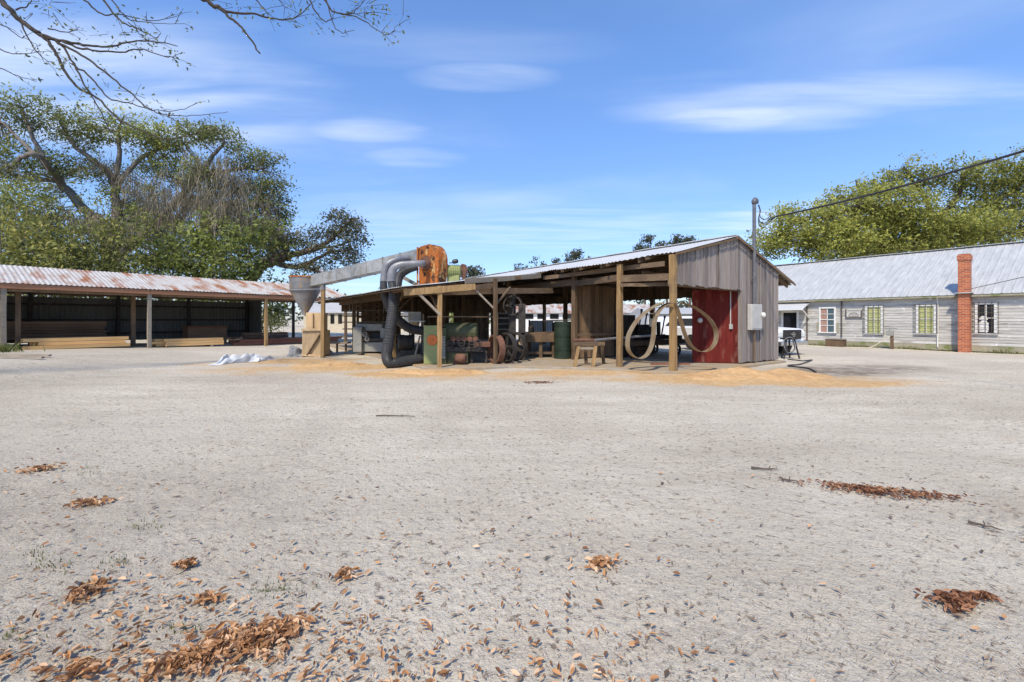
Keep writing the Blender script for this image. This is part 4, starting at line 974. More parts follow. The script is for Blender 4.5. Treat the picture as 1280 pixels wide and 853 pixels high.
for i in range(8): mb.bar((D / 2, S0 + i * 2.95, roofz(D / 2) + .045 + .012 * (i % 2)), (D / 2, S0 + i * 2.95 + 3.0, roofz(D / 2) + .045 + .012 * (i % 2)), .4, .03)
part('ridge_cap', mb, M['galv_blue'], wk)
mb = MB(); mb.bar((-.28, S0, 2.63), (-.28, S1, 2.63), .03, .1); part('eave_board', mb, M['base_board'], wk)
mb = MB(); mb.box(-.26, -.01, S0, S1, 2.66, 2.68); part('soffit', mb, M['siding'], wk)
def window(x0, x1, y0, y1, kind, label):
    s1, s0 = sB(x0), sB(x1); xm = (x0 + x1) / 2; zt_, zb = zB(xm, y0), zB(xm, y1)
    mb = MB(); fw = .09; X0, X1 = -.075, -.0
    mb.box(X0, X1, s0, s1, zt_ - fw, zt_); mb.box(X0, X1, s0, s0 + fw, zb + .06, zt_ - fw); mb.box(X0, X1, s1 - fw, s1, zb + .06, zt_ - fw); mb.box(-.12, X1, s0 - .05, s1 + .05, zb, zb + .06)
    mb.box(X0 + .01, X1, (s0 + fw), (s1 - fw), (zt_ + zb) / 2, (zt_ + zb) / 2 + .045)
    if kind != 'dark4': mb.box(X0 + .02, X1, (s0 + s1) / 2 - .018, (s0 + s1) / 2 + .018, zb + .06, zt_ - fw)
    w = part('window', mb, M['trim'], wk, label)
    mb = MB()
    if kind == 'curtain':
        mb.box(-.03, -.026, (s0 + s1) / 2, s1 - fw, zb + .06, zt_ - fw); part('curtain', mb, M['pink_curtain'], w)
        mb = MB(); mb.box(-.03, -.026, s0 + fw, (s0 + s1) / 2, zb + .06, zt_ - fw); part('pane', mb, M['blue_curtain'], w)
        for z in (.28, .72):
            m2 = MB(); m2.box(X0 + .02, -.02, s0 + fw, s1 - fw, zb + (zt_ - zb) * z, zb + (zt_ - zb) * z + .03); part('glazing_bar', m2, M['trim'], w)
        for yy in (s0 - .12, s1 + .04):
            m2 = MB(); m2.box(-.05, -.028, yy, yy + .08, zb + .05, zb + .62); part('shutter_strip', m2, M['base_board'], w)
    else:
        mb.box(-.03, -.026, s0 + fw, s1 - fw, zb + .06, zt_ - fw); part('pane', mb, M['green_blind'] if kind == 'green' else M['glass'], w)
        mb = MB(); n = 4; e = .12
        for i in range(n + 1):
            y = s0 - .06 + (s1 - s0 + .12) * i / n; mb.bar((-e, y, zb + .02), (-e, y, zt_ + .04), .016, .016)
        for i in range(7):
            z = zb + .06 + (zt_ - zb - .06) * i / 6; mb.bar((-e - .01, s0 - .08, z), (-e - .01, s1 + .08, z), .016, .016)
        part('security_bars', mb, M['bars'], w)
        if kind == 'dark4':
            mb = MB(); mb.box(X0 + .02, -.02, (s0 + s1) / 2 - .03, (s0 + s1) / 2 + .03, zb + .06, zt_ - fw); part('mullion', mb, M['trim'], w)
            c = (s0 + s1) / 2; mb = MB(); mb.lathe([(.15, 0), (.17, .1), (.17, .42), (.13, .46), (.06, .5), (.06, .54), (.15, .56), (.15, .6), (.06, .74)], (-.06, c + .08, zb + .1), (0, 0, 1), 14); mb.v = [(-.055 + (v[0] + .06) * .12, v[1], v[2]) for v in mb.v]
            part('window_ornament', mb, M['trim'], w)
window(1024.2, 1045.3, 384, 416.5, 'curtain', 'white framed window with a pink and a blue grey curtain')
window(1082, 1104, 382.5, 418, 'green', 'barred window with a yellow green blind, nearer the sign')
window(1145.5, 1170.5, 381, 418, 'green', 'barred window with a yellow green blind, nearer the chimney')
window(1219, 1246.5, 378.5, 418, 'dark4', 'barred dark window right of the chimney')
# door and awning
sd0, sd1 = sB(999), sB(977); zd = zB(988, 389)
mb = MB(); mb.box(-.06, 0, sd0 - .0, sd0 + .12, .1, zd); mb.box(-.06, 0, sd1 - .12, sd1, .1, zd); mb.box(-.06, 0, sd0 + .12, sd1 - .12, zd - .1, zd)
dr = part('door', mb, M['trim'], wk)
mb = MB(); mb.box(-.035, -.03, sd0 + .12, sd1 - .12, .1, zd - .1); part('dark_door_sheet', mb, M['glass'], dr)  # flat dark sheet stands in for the shaded doorway
sa0, sa1 = sB(1013), sB(972) + 1.2; za = 2.55
mb = MB()
def fn(a, b):
    y = sa0 + (sa1 - sa0) * b; return (-.03 - .95 * a, y, za - .42 * a + .012 * math.sin(y * 2 * math.pi / .13))
mb.quadgrid(fn, 2, 120); aw = part('awning', mb, M['galv_new'], wk)
for y in (sa0 + .05, sa1 - .05):
    mb = MB(); mb.bar((-.93, y, za - .44), (-.02, y, za - .95), .05); mb.bar((-.95, y, za - .43), (-.02, y, za - .06), .05); part('bracket', mb, M['trim'], aw)
mb = MB(); mb.bar((-.96, sa0, za - .45), (-.96, sa1, za - .45), .04, .06); part('front_rail', mb, M['trim'], aw)
# down pipes
for px, mt in ((1052.5, 'bars'), (1172.5, 'trim'), (1009.5, 'bars')):
    s_ = sB(px); mb = MB(); mb.tube([(-.07, s_, .15 if mt == 'trim' else .55 if px > 1020 else .1), (-.07, s_, 2.5), (-.2, s_, 2.6)], .035 if mt != 'trim' else .03, 8); part('downpipe', mb, M[mt], wk)
# chimney
s0, s1 = sB(1215), sB(1201); zc = 5.05; w_ = s1 - s0
Ych = B0.y + V.y * (s0 + s1) / 2; zc = CAMH + (HY - 318) / F * (Ych - .2)
ch = thing('brick_chimney', 'tall red brick chimney against the front of the workshop wall', 'chimney', B0 + V * ((s0 + s1) / 2) - U * .3, A34)
mb = MB(); hw = w_ / 2; mb.box(-.22, .24, -hw, hw, -.05, zc - .3); part('stack', mb, M['brick'], ch)
mb = MB(); mb.box(-.25, .27, -hw - .03, hw + .03, zc - .3, zc - .06); mb.box(-.22, .24, -hw, hw, zc - .06, zc); part('corbel', mb, M['brick'], ch)
mb = MB(); mb.box(-.15, .18, -hw + .08, hw - .08, zc, zc + .012); part('flue', mb, M['steel_dark'], ch)
mb = MB(); mb.box(-.35, .4, -hw - .1, hw + .1, 2.74, 2.78); part('flashing', mb, M['galv_blue'], ch)
# sign, planter tub, standpipe
s0, s1 = sB(1078), sB(1057.5); z0_, z1_ = zB(1067, 398), zB(1067, 386.5)
t = thing('wall_sign', 'small weathered sign board with a dark frame between the windows', 'sign', B0 + V * ((s0 + s1) / 2) - U * .06 + Vector((0, 0, z0_)), A34)
mb = MB(); w = (s1 - s0) / 2; h = z1_ - z0_; mb.box(-.01, .02, -w, w, 0, h); part('board', mb, M['siding'], t)
mb = MB(); mb.box(-.03, -.0101, -w, w, 0, .06); mb.box(-.03, -.0101, -w, -w + .05, .06, h * .85); mb.box(-.03, -.0101, w - .05, w, .06, h); part('frame', mb, M['bars'], t)
mb = MB(); pts = [(-.016, .22 * math.cos(a), .1 + .2 * math.sin(a)) for a in [math.pi * i / 12 for i in range(13)]]; mb.tube(pts, .012, 6); mb.tube([(-.016, -.2, .1), (-.016, .2, .1)], .01, 6); mb.tube([(-.016, -.12, .18), (-.016, .12, .2)], .01, 6); mb.tube([(-.016, -w + .12, h * .8), (-.016, w - .1, h * .82)], .012, 6); part('emblem', mb, M['bars'], t)
cpl = B0 + V * sB(1048) - U * .35
t = thing('planter_tub', 'low dark wooden tub under the downpipe by the workshop wall', 'tub', cpl, A34)
mb = MB(); mb.box(-.25, .25, -.42, .42, 0, .36, jit=.01); part('tub', mb, M['brown_plank'], t, bevel=.01)
mb = MB(); mb.box(-.27, .27, -.44, .44, .36, .40); part('rim', mb, M['timber'], t)
csp = B0 + V * sB(1121) - U * .7
t = thing('standpipe', 'dark standpipe with a tap box and pale hose before the workshop wall', 'standpipe', csp, A34)
mb = MB(); mb.bar((0, 0, 0), (.02, .02, .75), .12, .12, 3, .005); part('post', mb, M['brown_plank'], t)
mb = MB(); mb.box(-.1, .1, -.05, .22, .68, .95); mb.bar((0, .1, .95), (0, .1, 1.06), .04); mb.bar((0, -.2, 1.05), (0, .4, 1.05), .04, .08); part('tap_box', mb, M['steel_grey'], t, bevel=.01)
mb = MB(); mb.tube(spline([(-.05, .0, .7), (-.15, .3, .45), (-.3, .7, .12), (-.5, 1.0, .02), (-1.2, 2.6, .015), (-2.5, 5.0, .02), (-4.8, 6.5, .02), (-6.5, 6.6, .02), (-8, 5.5, .02)], 8), .02, 6); part('garden_hose', mb, M['cream'], t)
# utility wire to the chimney
mb = MB(); a = B0 + V * sB(1216) - U * .3 + Vector((0, 0, 2.95)); b = at(1280, 346.5, 17.5); mb.tube([a.lerp(b, k / 8 * 1.5) for k in range(9)], .014, 5)
solo('phone_wire', mb, M['hose'], 'thin dark wire running from the chimney to the right', 'wire')
# weeds along the wall
def blades(region, n, h, mat, name, label=None, cat=None, kind=None, w=.012):
    mb = MB()
    for i in range(n):
        x, y, hh = region(); hh *= h * R.uniform(.5, 1.2); an = R.uniform(0, 6.28); l = R.uniform(.1, .6)
        b = Vector((x, y, gh(x, y) - .01)); s = Vector((math.cos(an), math.sin(an), 0)) * w; d = Vector((math.sin(an) * l, -math.cos(an) * l, 1)) * hh
        mb.add([b - s, b + s, b + s * .6 + d * .6, b + d + Vector((d.x * .4, d.y * .4, 0))], [(0, 1, 2, 3)])
    return solo(name, mb, M[mat], label, cat, kind=kind)
def reg():
    s_ = R.uniform(S0, 12.5); k = mnoise.noise((s_ * .9, 0, 0)) + .35
    p = B0 + V * s_ - U * R.uniform(.03, .35); return p.x, p.y, max(.15, k * 1.6)
blades(reg, 1500, .16, 'grass', 'grass', kind='stuff')
def reg3():
    c = R.choice([(150, 700), (335, 738), (60, 705), (20, 795), (180, 655), (110, 590), (230, 785), (360, 730), (45, 690)]); p = gp(c[0] + R.gauss(0, 14), c[1] + R.gauss(0, 5)); return p.x, p.y, 1
def gp(px, py): Y = F * CAMH / (py - HY); return Vector(((px - HX) / F * Y, Y, 0))
blades(reg3, 420, .022, 'grass', 'grass', kind='stuff', w=.003)
def reg2():
    a = R.gauss(0, .5); return -19.4 + R.gauss(0, .5), 16.6 + R.gauss(0, .4), 1
blades(reg2, 260, .32, 'grass', 'grass', kind='stuff', w=.02)

# ---------------------------------------------------------------- pickup truck behind the gable
tw = at(1001, 441, 19.2); A_t = math.radians(-62)
hd = Vector((math.cos(A_t), math.sin(A_t), 0))
tl = Vector((tw.x, tw.y, 0)) - hd * 1.0 - Vector((.55, .3, 0))
tr_ = thing('pickup_truck', 'white pickup truck with a black grille parked behind the grey gable', 'pickup truck', tl, A_t)
W2 = .95
def tpart(nm, mb, mt, bev=.03, par=None): return part(nm, mb, M[mt], par or tr_, bevel=bev)
mb = MB(); mb.prism([(.95, -W2, .55), (.98, -W2, 1.02), (.85, -W2, 1.12), (-.5, -W2, 1.2), (-4.4, -W2, 1.15), (-4.4, -W2, .5), (-.45, -W2, .5), (-.4, -W2, .85), (-.15, -W2, .95), (.3, -W2, .95), (.5, -W2, .8), (.55, -W2, .55)], (0, 2 * W2, 0)); tpart('body', mb, 'white_shiny', .06)
mb = MB(); mb.prism([(-.55, -W2 + .08, 1.2), (-1.15, -W2 + .18, 1.8), (-2.5, -W2 + .18, 1.82), (-2.8, -W2 + .08, 1.2)], (0, 2 * W2 - .16, 0)); cabp = tpart('cab', mb, 'white_shiny', .05)
mb = MB(); mb.prism([(-.62, -W2 + .2, 1.26), (-1.1, -W2 + .26, 1.74), (-1.13, -W2 + .26, 1.74), (-.65, -W2 + .2, 1.26)], (.03, 2 * W2 - .45, 0)); tpart('windscreen', mb, 'glass', 0, cabp)
mb = MB(); mb.box(.965, 1.03, -.62, .62, .68, 1.08); gr = tpart('grille', mb, 'black_plastic', .02)
mb = MB()
for z in (.76, .88, 1.0): mb.bar((1.035, -.6, z), (1.035, .6, z), .03, .03)
tpart('grille_bars', mb, 'steel_dark', 0, gr)
mb = MB(); mb.ring((1.05, 0, .88), (1, 0, 0), .1, .075, .03, 20); mb.bar((1.05, -.08, .88), (1.05, .08, .88), .03); tpart('emblem', mb, 'chrome', 0, gr)
for s_ in (-1, 1):
    mb = MB(); mb.box(.93, 1.0, s_ * .8 - .15, s_ * .8 + .14, .78, 1.0); tpart('headlight', mb, 'lens', .03)
    mb = MB(); mb.box(.72, .92, s_ * (W2 + .0) - .02, s_ * (W2 + .0) + .02, .86, .96); tpart('turn_signal', mb, 'amber', .01)
mb = MB(); mb.box(.9, 1.12, -W2, W2, .42, .6); tpart('bumper', mb, 'chrome', .04)
for x in (.08, -3.4):
    for s_ in (-1, 1):
        mb = MB(); mb.lathe([(.2, -.12), (.37, -.12), (.4, -.06), (.4, .06), (.37, .12), (.2, .12)], (x, s_ * .84, .4), (0, 1, 0), 26); wh = tpart('wheel', mb, 'rubber', 0)
        mb = MB(); mb.lathe([(.21, -.06), (.21, .1), (.1, .08), (0, .08)], (x, s_ * .84, .4), (0, s_, 0), 18); tpart('rim', mb, 'steel_grey', 0, wh)
for s_ in (-1, 1):
    mb = MB(); mb.box(-.75, -.6, s_ * 1.08 - .1, s_ * 1.08 + .1, 1.22, 1.42); tpart('mirror', mb, 'black_plastic', .02)
# stand with coiled cables in front of the truck
sc_ = at(986, 447.5, 17.4); t = thing('metal_stand', 'black splayed metal stand draped with coiled cables before the truck', 'stand', (sc_.x, sc_.y, 0))
tops = sc_.to_2d().to_3d() + Vector((0, 0, .78))
for dx, dy in ((-.28, -.15), (.32, -.15), (-.1, .3), (.22, .3)):
    mb = MB(); mb.bar(tops + Vector((dx * .5, dy * .5, 0)), tops + Vector((dx, dy, -.78)), .045, .045); part('leg', mb, M['steel_dark'], t, world=True)
mb = MB(); mb.box(tops.x - .25, tops.x + .25, tops.y - .15, tops.y + .15, .74, .8); part('top', mb, M['steel_dark'], t, world=True)
for k in range(4):
    mb = MB(); c = tops + Vector((-.1 + k * .03, -.2 + k * .03, -.25)); q = [c + Vector((.22 * math.cos(a) * (1 - .1 * k) , .04 * math.sin(3 * a), .3 * math.sin(a))) for a in [2 * math.pi * i / 20 for i in range(21)]]
    mb.tube(q, .016, 6); part('cable_coil', mb, M['pipe'] if k == 0 else M['hose'], t, world=True)
mb = MB(); q = spline([at(985, 450, 16.8), at(1005, 452, 16.3), at(1015, 450.5, 16.6), at(1000, 456, 15.0), at(985, 458, 14.5), at(1010, 461, 13.8), at(1020, 466, 12.9)], 8)
for p in q: p.z = gh(p.x, p.y) + .015
mb.tube(q, .022, 6); solo('ground_cable', mb, M['hose'], 'dark cable snaking on the sand right of the gable', 'cable')

# ---------------------------------------------------------------- buildings behind, seen through the shed
def far_building(name, label, X0, X1, Y0, Y1, h, rh, wall, roof, wins=(), rot=0.0):
    t = thing(name, label, 'building', ((X0 + X1) / 2, (Y0 + Y1) / 2, 0), rot)
    w, d = (X1 - X0) / 2, (Y1 - Y0) / 2
    mb = MB(); mb.box(-w, w, -d, d, -.1, h); part('wall', mb, M[wall], t)
    mb = MB(); mb.prism([(-w, -d - .3, h), (-w, d + .3, h), (-w, 0, h + rh)], (2 * w, 0, 0)); part('roof', mb, M[roof], t)
    for x0, x1, z0, z1 in wins:
        mb = MB(); mb.box(x0, x1, -d - .03, -d + .01, z0, z1); wn = part('window', mb, M['glass'], t)
    return t
far_building('far_barn', 'white barn with an orange rusted roof seen through the shed', -3, 15, 46, 52, 2.2, 1.0, 'wall_white', 'galv_rust', [(-6 + i * 1.3, -5.1 + i * 1.3, 1.6, 2.1) for i in range(9)])
far_building('grey_outbuilding', 'grey metal outbuilding seen behind the saw blades', 11.5, 19.5, 38, 44, 2.0, .6, 'wall_grey', 'galv_blue', [(-2.2, -1.2, .9, 1.7)])
far_building('cream_house', 'cream bungalow with slatted porch seen past the lumber shed', -27, -14, 58, 66, 2.4, 1.6, 'cream', 'galv_blue', [(-5 + i * 1.0, -4.5 + i * 1.0, 1.0, 2.2) for i in range(4)])
t = thing('corrugated_bin', 'grey corrugated bin standing beyond the work table', 'bin', (1.9, 29, 0))
mb = MB(); mb.quadgrid(lambda a, b: (-.75 + 1.5 * b, -.5 + .02 * math.sin(b * 90), 1.45 * a), 1, 130); part('front', mb, M['wall_grey'], t)
mb = MB(); mb.box(-.75, .75, -.47, .5, 0, 1.42); part('body', mb, M['wall_grey'], t)
mb = MB(); mb.box(-.85, -.76, -.55, -.45, 0, 1.5); part('post', mb, M['steel_dark'], t)
t = thing('parked_van', 'white van parked beyond the shed, seen between blade and red wall', 'van', (10.2, 27.5, 0), math.radians(8))
mb = MB(); mb.prism([(-2.2, -.9, .35), (-2.2, -.9, 1.0), (-1.5, -.9, 1.15), (-.9, -.9, 1.7), (2.2, -.9, 1.72), (2.25, -.9, .35)], (0, 1.8, 0)); part('body', mb, M['white_shiny'], t, bevel=.08)
mb = MB(); mb.prism([(-1.3, -.92, 1.15), (-.85, -.92, 1.58), (1.9, -.92, 1.58), (1.9, -.92, 1.15)], (0, .03, 0)); part('side_window', mb, M['glass'], t)
for x in (-1.4, 1.4):
    mb = MB(); mb.lathe([(.18, -.1), (.33, -.1), (.33, .1), (.18, .1)], (x, -.82, .33), (0, 1, 0), 20); part('wheel', mb, M['rubber'], t)

# ---------------------------------------------------------------- trees
def leafquads(mb, c, n, sig, size, up=.4, hue=None):
    for i in range(n):
        p = Vector((c.x + R.gauss(0, sig[0]), c.y + R.gauss(0, sig[1]), c.z + R.gauss(0, sig[2])))
        nrm = Vector((R.gauss(0, 1) - .3 * up, R.gauss(0, 1) - 1.0 * up, R.gauss(0, 1) + 1.3 * up)).normalized()
        a = nrm.orthogonal().normalized(); b = nrm.cross(a); an = R.uniform(0, 6.28)
        a, b = a * math.cos(an) + b * math.sin(an), b * math.cos(an) - a * math.sin(an)
        s = size * R.uniform(.6, 1.3); h = R.random() if hue is None else min(1, max(0, hue + R.gauss(0, .16)))
        mb.add([p - a * s, p - b * s * .42 + a * s * .1, p + a * s, p + b * s * .42 + a * s * .1], [(0, 1, 2, 3)], h)
def limb_samples(limbs):
    out = []
    for pts, rr in limbs:
        for i in range(len(pts) - 1):
            for k in range(4): out.append((pts[i].lerp(pts[i + 1], k / 4), rr[i]))
    return out
def tree(name, label, cat, limbs, crowns, leafmat, barkmat, size, per, sig=.55, group=None, moss=(), twig=.03, up=.4, hue_by=None):
    """limbs: (points, r0, r1); crowns: (centre, (rx,ry,rz), tips, hue)"""
    base = limbs[0][0][0]; t = thing(name, label, cat, (base[0], base[1], 0), group=group)
    tm = MB(); LS = []
    for i, (pts, r0, r1) in enumerate(limbs):
        q = spline(pts, 5)
        for j, p in enumerate(q[1:-1]): p += Vector((R.gauss(0, 1), R.gauss(0, 1), R.gauss(0, 1))) * r1 * .5
        rr = [r0 + (r1 - r0) * k / (len(q) - 1) for k in range(len(q))]
        m = tm if i == 0 else MB()
        m.tube(q, rr, 8, jit=.08)
        if i: part('limb', m, M[barkmat], t, world=True, sm=True)
        LS.append((q, rr))
    part('trunk', tm, M[barkmat], t, world=True, sm=True)
    smp = limb_samples(LS); tw_ = MB(); lf = MB(); arr = np.array([tuple(p) for p, r in smp])
    for c, rad, n, hue in crowns:
        c = Vector(c)
        for i in range(n):
            d = Vector((R.gauss(0, 1), R.gauss(0, 1), R.gauss(0, 1))).normalized(); k = R.random() ** .38
            p = c + Vector((d.x * rad[0], d.y * rad[1], d.z * rad[2])) * k
            dist = ((arr - np.array(tuple(p))) ** 2).sum(1); j = int(dist.argmin()); q = smp[j][0]
            if math.sqrt(dist[j]) < 7:
                mid = q.lerp(p, .5) + Vector((R.gauss(0, .25), R.gauss(0, .25), R.uniform(-.1, .35))) * min(1, size * 6)
                tw_.tube([q, mid, p], [twig, twig * .7, twig * .35], 4, False)
            h = min(1, max(0, hue + .28 * d.z * k + R.gauss(0, .13)))  # tint lightens toward each clump top: self-shading put into the leaf colour
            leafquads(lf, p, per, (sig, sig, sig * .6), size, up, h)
    if tw_.v: part('twigs', tw_, M[barkmat], t, world=True)
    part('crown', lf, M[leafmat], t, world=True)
    if moss:
        mm = MB()
        for c, rad, n, ln in moss:
            c = Vector(c)
            for i in range(n):
                p = c + Vector((R.gauss(0, .5) * rad[0], R.gauss(0, .5) * rad[1], R.gauss(0, .5) * rad[2]))
                l0 = ln * R.uniform(.4, 1.2); hue = R.random()
                for k in range(16):
                    o_ = p + Vector((R.gauss(0, .26), R.gauss(0, .26), R.gauss(0, .3))); l = l0 * R.uniform(.2, .75)
                    an = R.uniform(0, 3.14); s = Vector((math.cos(an), math.sin(an), 0)) * .022; w1 = Vector((R.gauss(0, .16), R.gauss(0, .16), 0))
                    mm.add([o_ - s * .5, o_ + s * .5, o_ + s + w1 - Vector((0, 0, l * .5)), o_ - s + w1 - Vector((0, 0, l * .5)), o_ + w1 * 1.6 - Vector((0, 0, l))], [(0, 1, 2, 3), (3, 2, 4)], min(1, max(0, hue + R.gauss(0, .15))))
        part('hanging_moss', mm, M['moss'], t, world=True)
    return t
Yo = 37
def a_(x, y, dy=0): return at(x, y, Yo + dy)
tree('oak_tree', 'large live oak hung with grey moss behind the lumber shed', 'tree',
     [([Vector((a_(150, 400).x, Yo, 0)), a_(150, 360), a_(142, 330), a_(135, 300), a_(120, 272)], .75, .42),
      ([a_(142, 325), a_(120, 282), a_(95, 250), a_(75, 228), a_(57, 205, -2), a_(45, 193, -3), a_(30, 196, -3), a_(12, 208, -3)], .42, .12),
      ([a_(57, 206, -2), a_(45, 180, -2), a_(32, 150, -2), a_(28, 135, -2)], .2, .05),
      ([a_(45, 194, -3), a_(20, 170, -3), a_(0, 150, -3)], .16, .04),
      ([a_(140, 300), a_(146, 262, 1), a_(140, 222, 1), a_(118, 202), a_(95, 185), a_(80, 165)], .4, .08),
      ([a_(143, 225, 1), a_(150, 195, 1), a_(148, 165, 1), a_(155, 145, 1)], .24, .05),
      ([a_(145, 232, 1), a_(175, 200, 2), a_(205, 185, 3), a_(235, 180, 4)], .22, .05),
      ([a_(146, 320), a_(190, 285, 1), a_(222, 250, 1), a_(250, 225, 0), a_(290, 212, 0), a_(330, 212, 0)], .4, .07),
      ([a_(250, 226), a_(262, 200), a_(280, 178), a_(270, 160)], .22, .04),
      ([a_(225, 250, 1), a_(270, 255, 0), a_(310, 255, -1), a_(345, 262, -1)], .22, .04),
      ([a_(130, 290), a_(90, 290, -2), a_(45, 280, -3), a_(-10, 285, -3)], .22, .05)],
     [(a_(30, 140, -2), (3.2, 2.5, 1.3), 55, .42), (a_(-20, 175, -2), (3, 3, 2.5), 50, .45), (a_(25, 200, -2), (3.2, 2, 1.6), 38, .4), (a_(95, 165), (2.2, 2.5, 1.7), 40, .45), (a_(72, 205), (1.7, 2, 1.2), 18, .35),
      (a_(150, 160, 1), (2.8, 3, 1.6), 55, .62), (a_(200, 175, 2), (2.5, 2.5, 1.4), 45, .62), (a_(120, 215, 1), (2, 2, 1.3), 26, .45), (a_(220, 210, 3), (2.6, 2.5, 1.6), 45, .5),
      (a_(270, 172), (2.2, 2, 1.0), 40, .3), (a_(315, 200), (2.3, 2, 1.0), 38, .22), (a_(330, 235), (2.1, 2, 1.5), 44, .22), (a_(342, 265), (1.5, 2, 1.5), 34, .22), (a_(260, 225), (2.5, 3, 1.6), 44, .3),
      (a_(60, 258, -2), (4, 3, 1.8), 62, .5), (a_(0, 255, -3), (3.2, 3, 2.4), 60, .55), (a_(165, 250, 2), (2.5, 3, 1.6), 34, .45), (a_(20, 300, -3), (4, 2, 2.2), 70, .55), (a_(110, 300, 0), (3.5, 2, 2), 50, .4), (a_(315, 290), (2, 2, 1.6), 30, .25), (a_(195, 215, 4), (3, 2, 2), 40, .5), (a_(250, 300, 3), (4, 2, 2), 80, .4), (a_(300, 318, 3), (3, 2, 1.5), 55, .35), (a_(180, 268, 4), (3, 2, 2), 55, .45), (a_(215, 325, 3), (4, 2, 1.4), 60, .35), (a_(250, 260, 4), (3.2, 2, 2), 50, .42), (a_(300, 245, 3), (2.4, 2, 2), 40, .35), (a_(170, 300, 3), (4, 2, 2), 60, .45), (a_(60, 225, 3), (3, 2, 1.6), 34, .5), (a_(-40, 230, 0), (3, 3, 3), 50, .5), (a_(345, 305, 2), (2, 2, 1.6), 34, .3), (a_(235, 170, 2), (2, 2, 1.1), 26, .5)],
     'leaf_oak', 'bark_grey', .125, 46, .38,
     moss=[(a_(125, 205, 0), (1.6, 1.5, .8), 12, 1.8), (a_(170, 235, 0), (2.6, 2, 1.4), 22, 2.4), (a_(225, 235, -1), (3.0, 2, 1.6), 36, 2.6), (a_(265, 215, -1), (2.2, 2, 1.6), 42, 3.0), (a_(300, 230, -1), (2.0, 2, 1.6), 40, 2.6), (a_(200, 265, -1), (3, 2, 1.5), 50, 2.6), (a_(80, 275, -3), (2, 1.5, .8), 16, 2.2), (a_(150, 285, -1), (3, 2, 1.5), 30, 2.2), (a_(325, 275, -1), (1.6, 1.5, 1.3), 34, 2.4), (a_(245, 255, -3), (3, 1.5, 1.5), 40, 2.6), (a_(290, 260, -3), (2, 1.5, 1.5), 30, 2.6)])
Yo = 35
tree('oak_tree', 'leaning dark oak stretching a long limb right above the rusty shed roof', 'tree',
     [([Vector((a_(292, 400).x, Yo, 0)), a_(296, 365), a_(315, 345), a_(345, 322), a_(362, 318)], .6, .34),
      ([a_(345, 322), a_(375, 316), a_(397, 310), a_(415, 298), a_(432, 282), a_(440, 272)], .3, .06),
      ([a_(340, 328), a_(370, 334), a_(395, 324), a_(412, 316), a_(440, 312)], .24, .05), ([a_(395, 311), a_(418, 308), a_(445, 300)], .12, .03), ([a_(375, 332), a_(400, 340), a_(420, 338)], .14, .04)],
     [(a_(432, 278), (1.5, 1.6, .85), 36, .25), (a_(405, 290), (1.4, 1.6, .7), 24, .2), (a_(440, 300), (1.3, 1.6, 1.1), 40, .25), (a_(415, 318), (1.7, 1.8, .9), 36, .25), (a_(375, 305), (1.2, 1.5, .7), 16, .25), (a_(385, 335), (1.8, 2, .7), 32, .3), (a_(352, 300), (1.2, 1.5, 1.2), 18, .3), (a_(440, 325), (.9, 1, .6), 14, .3)],
     'leaf_grey', 'bark', .12, 28, .36, moss=[(a_(360, 290), (1.4, 1, 1), 14, 1.5), (a_(345, 300), (1, 1, 1), 12, 1.6)])
# bamboo-like bright shrubs and bushes behind the lumber shed
def bush(name, label, cx, topy, halfw, Y, leafmat, tips, size=.16, per=36, botY=345, hue=.5, sig=.45, n_st=7):
    c0 = at(cx, 400, Y); zt_ = at(cx, topy, Y).z; w = halfw / F * Y
    limbs = []
    for i in range(n_st):
        b = Vector((c0.x + R.uniform(-.5, .5) * w * .6, Y + R.uniform(-.6, .6), 0)); e = Vector((c0.x + R.uniform(-1, 1) * w * .8, Y + R.uniform(-1, 1), zt_ * R.uniform(.75, .95)))
        limbs.append(([b, b.lerp(e, .5) + Vector((R.gauss(0, .15), 0, .4)), e], .05, .015))
    return tree(name, label, 'shrub', limbs, [(Vector((c0.x + w * (i / 3 - 1) + R.gauss(0, .25), Y + R.uniform(-.8, .8), zt_ * (.45 + R.uniform(0, .12)))), (w * .4, 1.2, zt_ * R.uniform(.22, .5)), tips // 5, hue + R.uniform(-.12, .12)) for i in range(7)], leafmat, 'bark_grey', size, per, sig, twig=.015)
bush('bamboo_shrub', 'bright green bamboo thicket left of the leaning oak', 285, 238, 50, 33, 'leaf_bright', 110, .17, 40, hue=.5)
bush('bamboo_shrub', 'bright green bushy shrub below the mossy oak crown', 205, 242, 46, 33.5, 'leaf_bright', 90, .15, 38, hue=.42)
bush('green_bush', 'olive green bush behind the middle of the lumber shed roof', 130, 250, 46, 32, 'leaf_bush', 90, .15, 36, hue=.38)
bush('green_bush', 'yellow green bush at the far left behind the shed roof', 25, 240, 60, 30, 'leaf_bush', 130, .15, 36, hue=.55)
bush('green_bush', 'brownish green bush between the far left bush and the mossy trunk', 82, 250, 46, 33.5, 'leaf_bush', 90, .15, 34, hue=.45)
bush('garden_shrub', 'yellowish shrub seen through the open right end of the lumber shed', 332, 384, 14, 42, 'leaf_bush', 40, .12, 24, hue=.6, n_st=4)
bush('garden_shrub', 'green shrub seen through the shed left of the band saw', 585, 384, 16, 34, 'leaf_bright', 50, .12, 24, hue=.6, n_st=4)
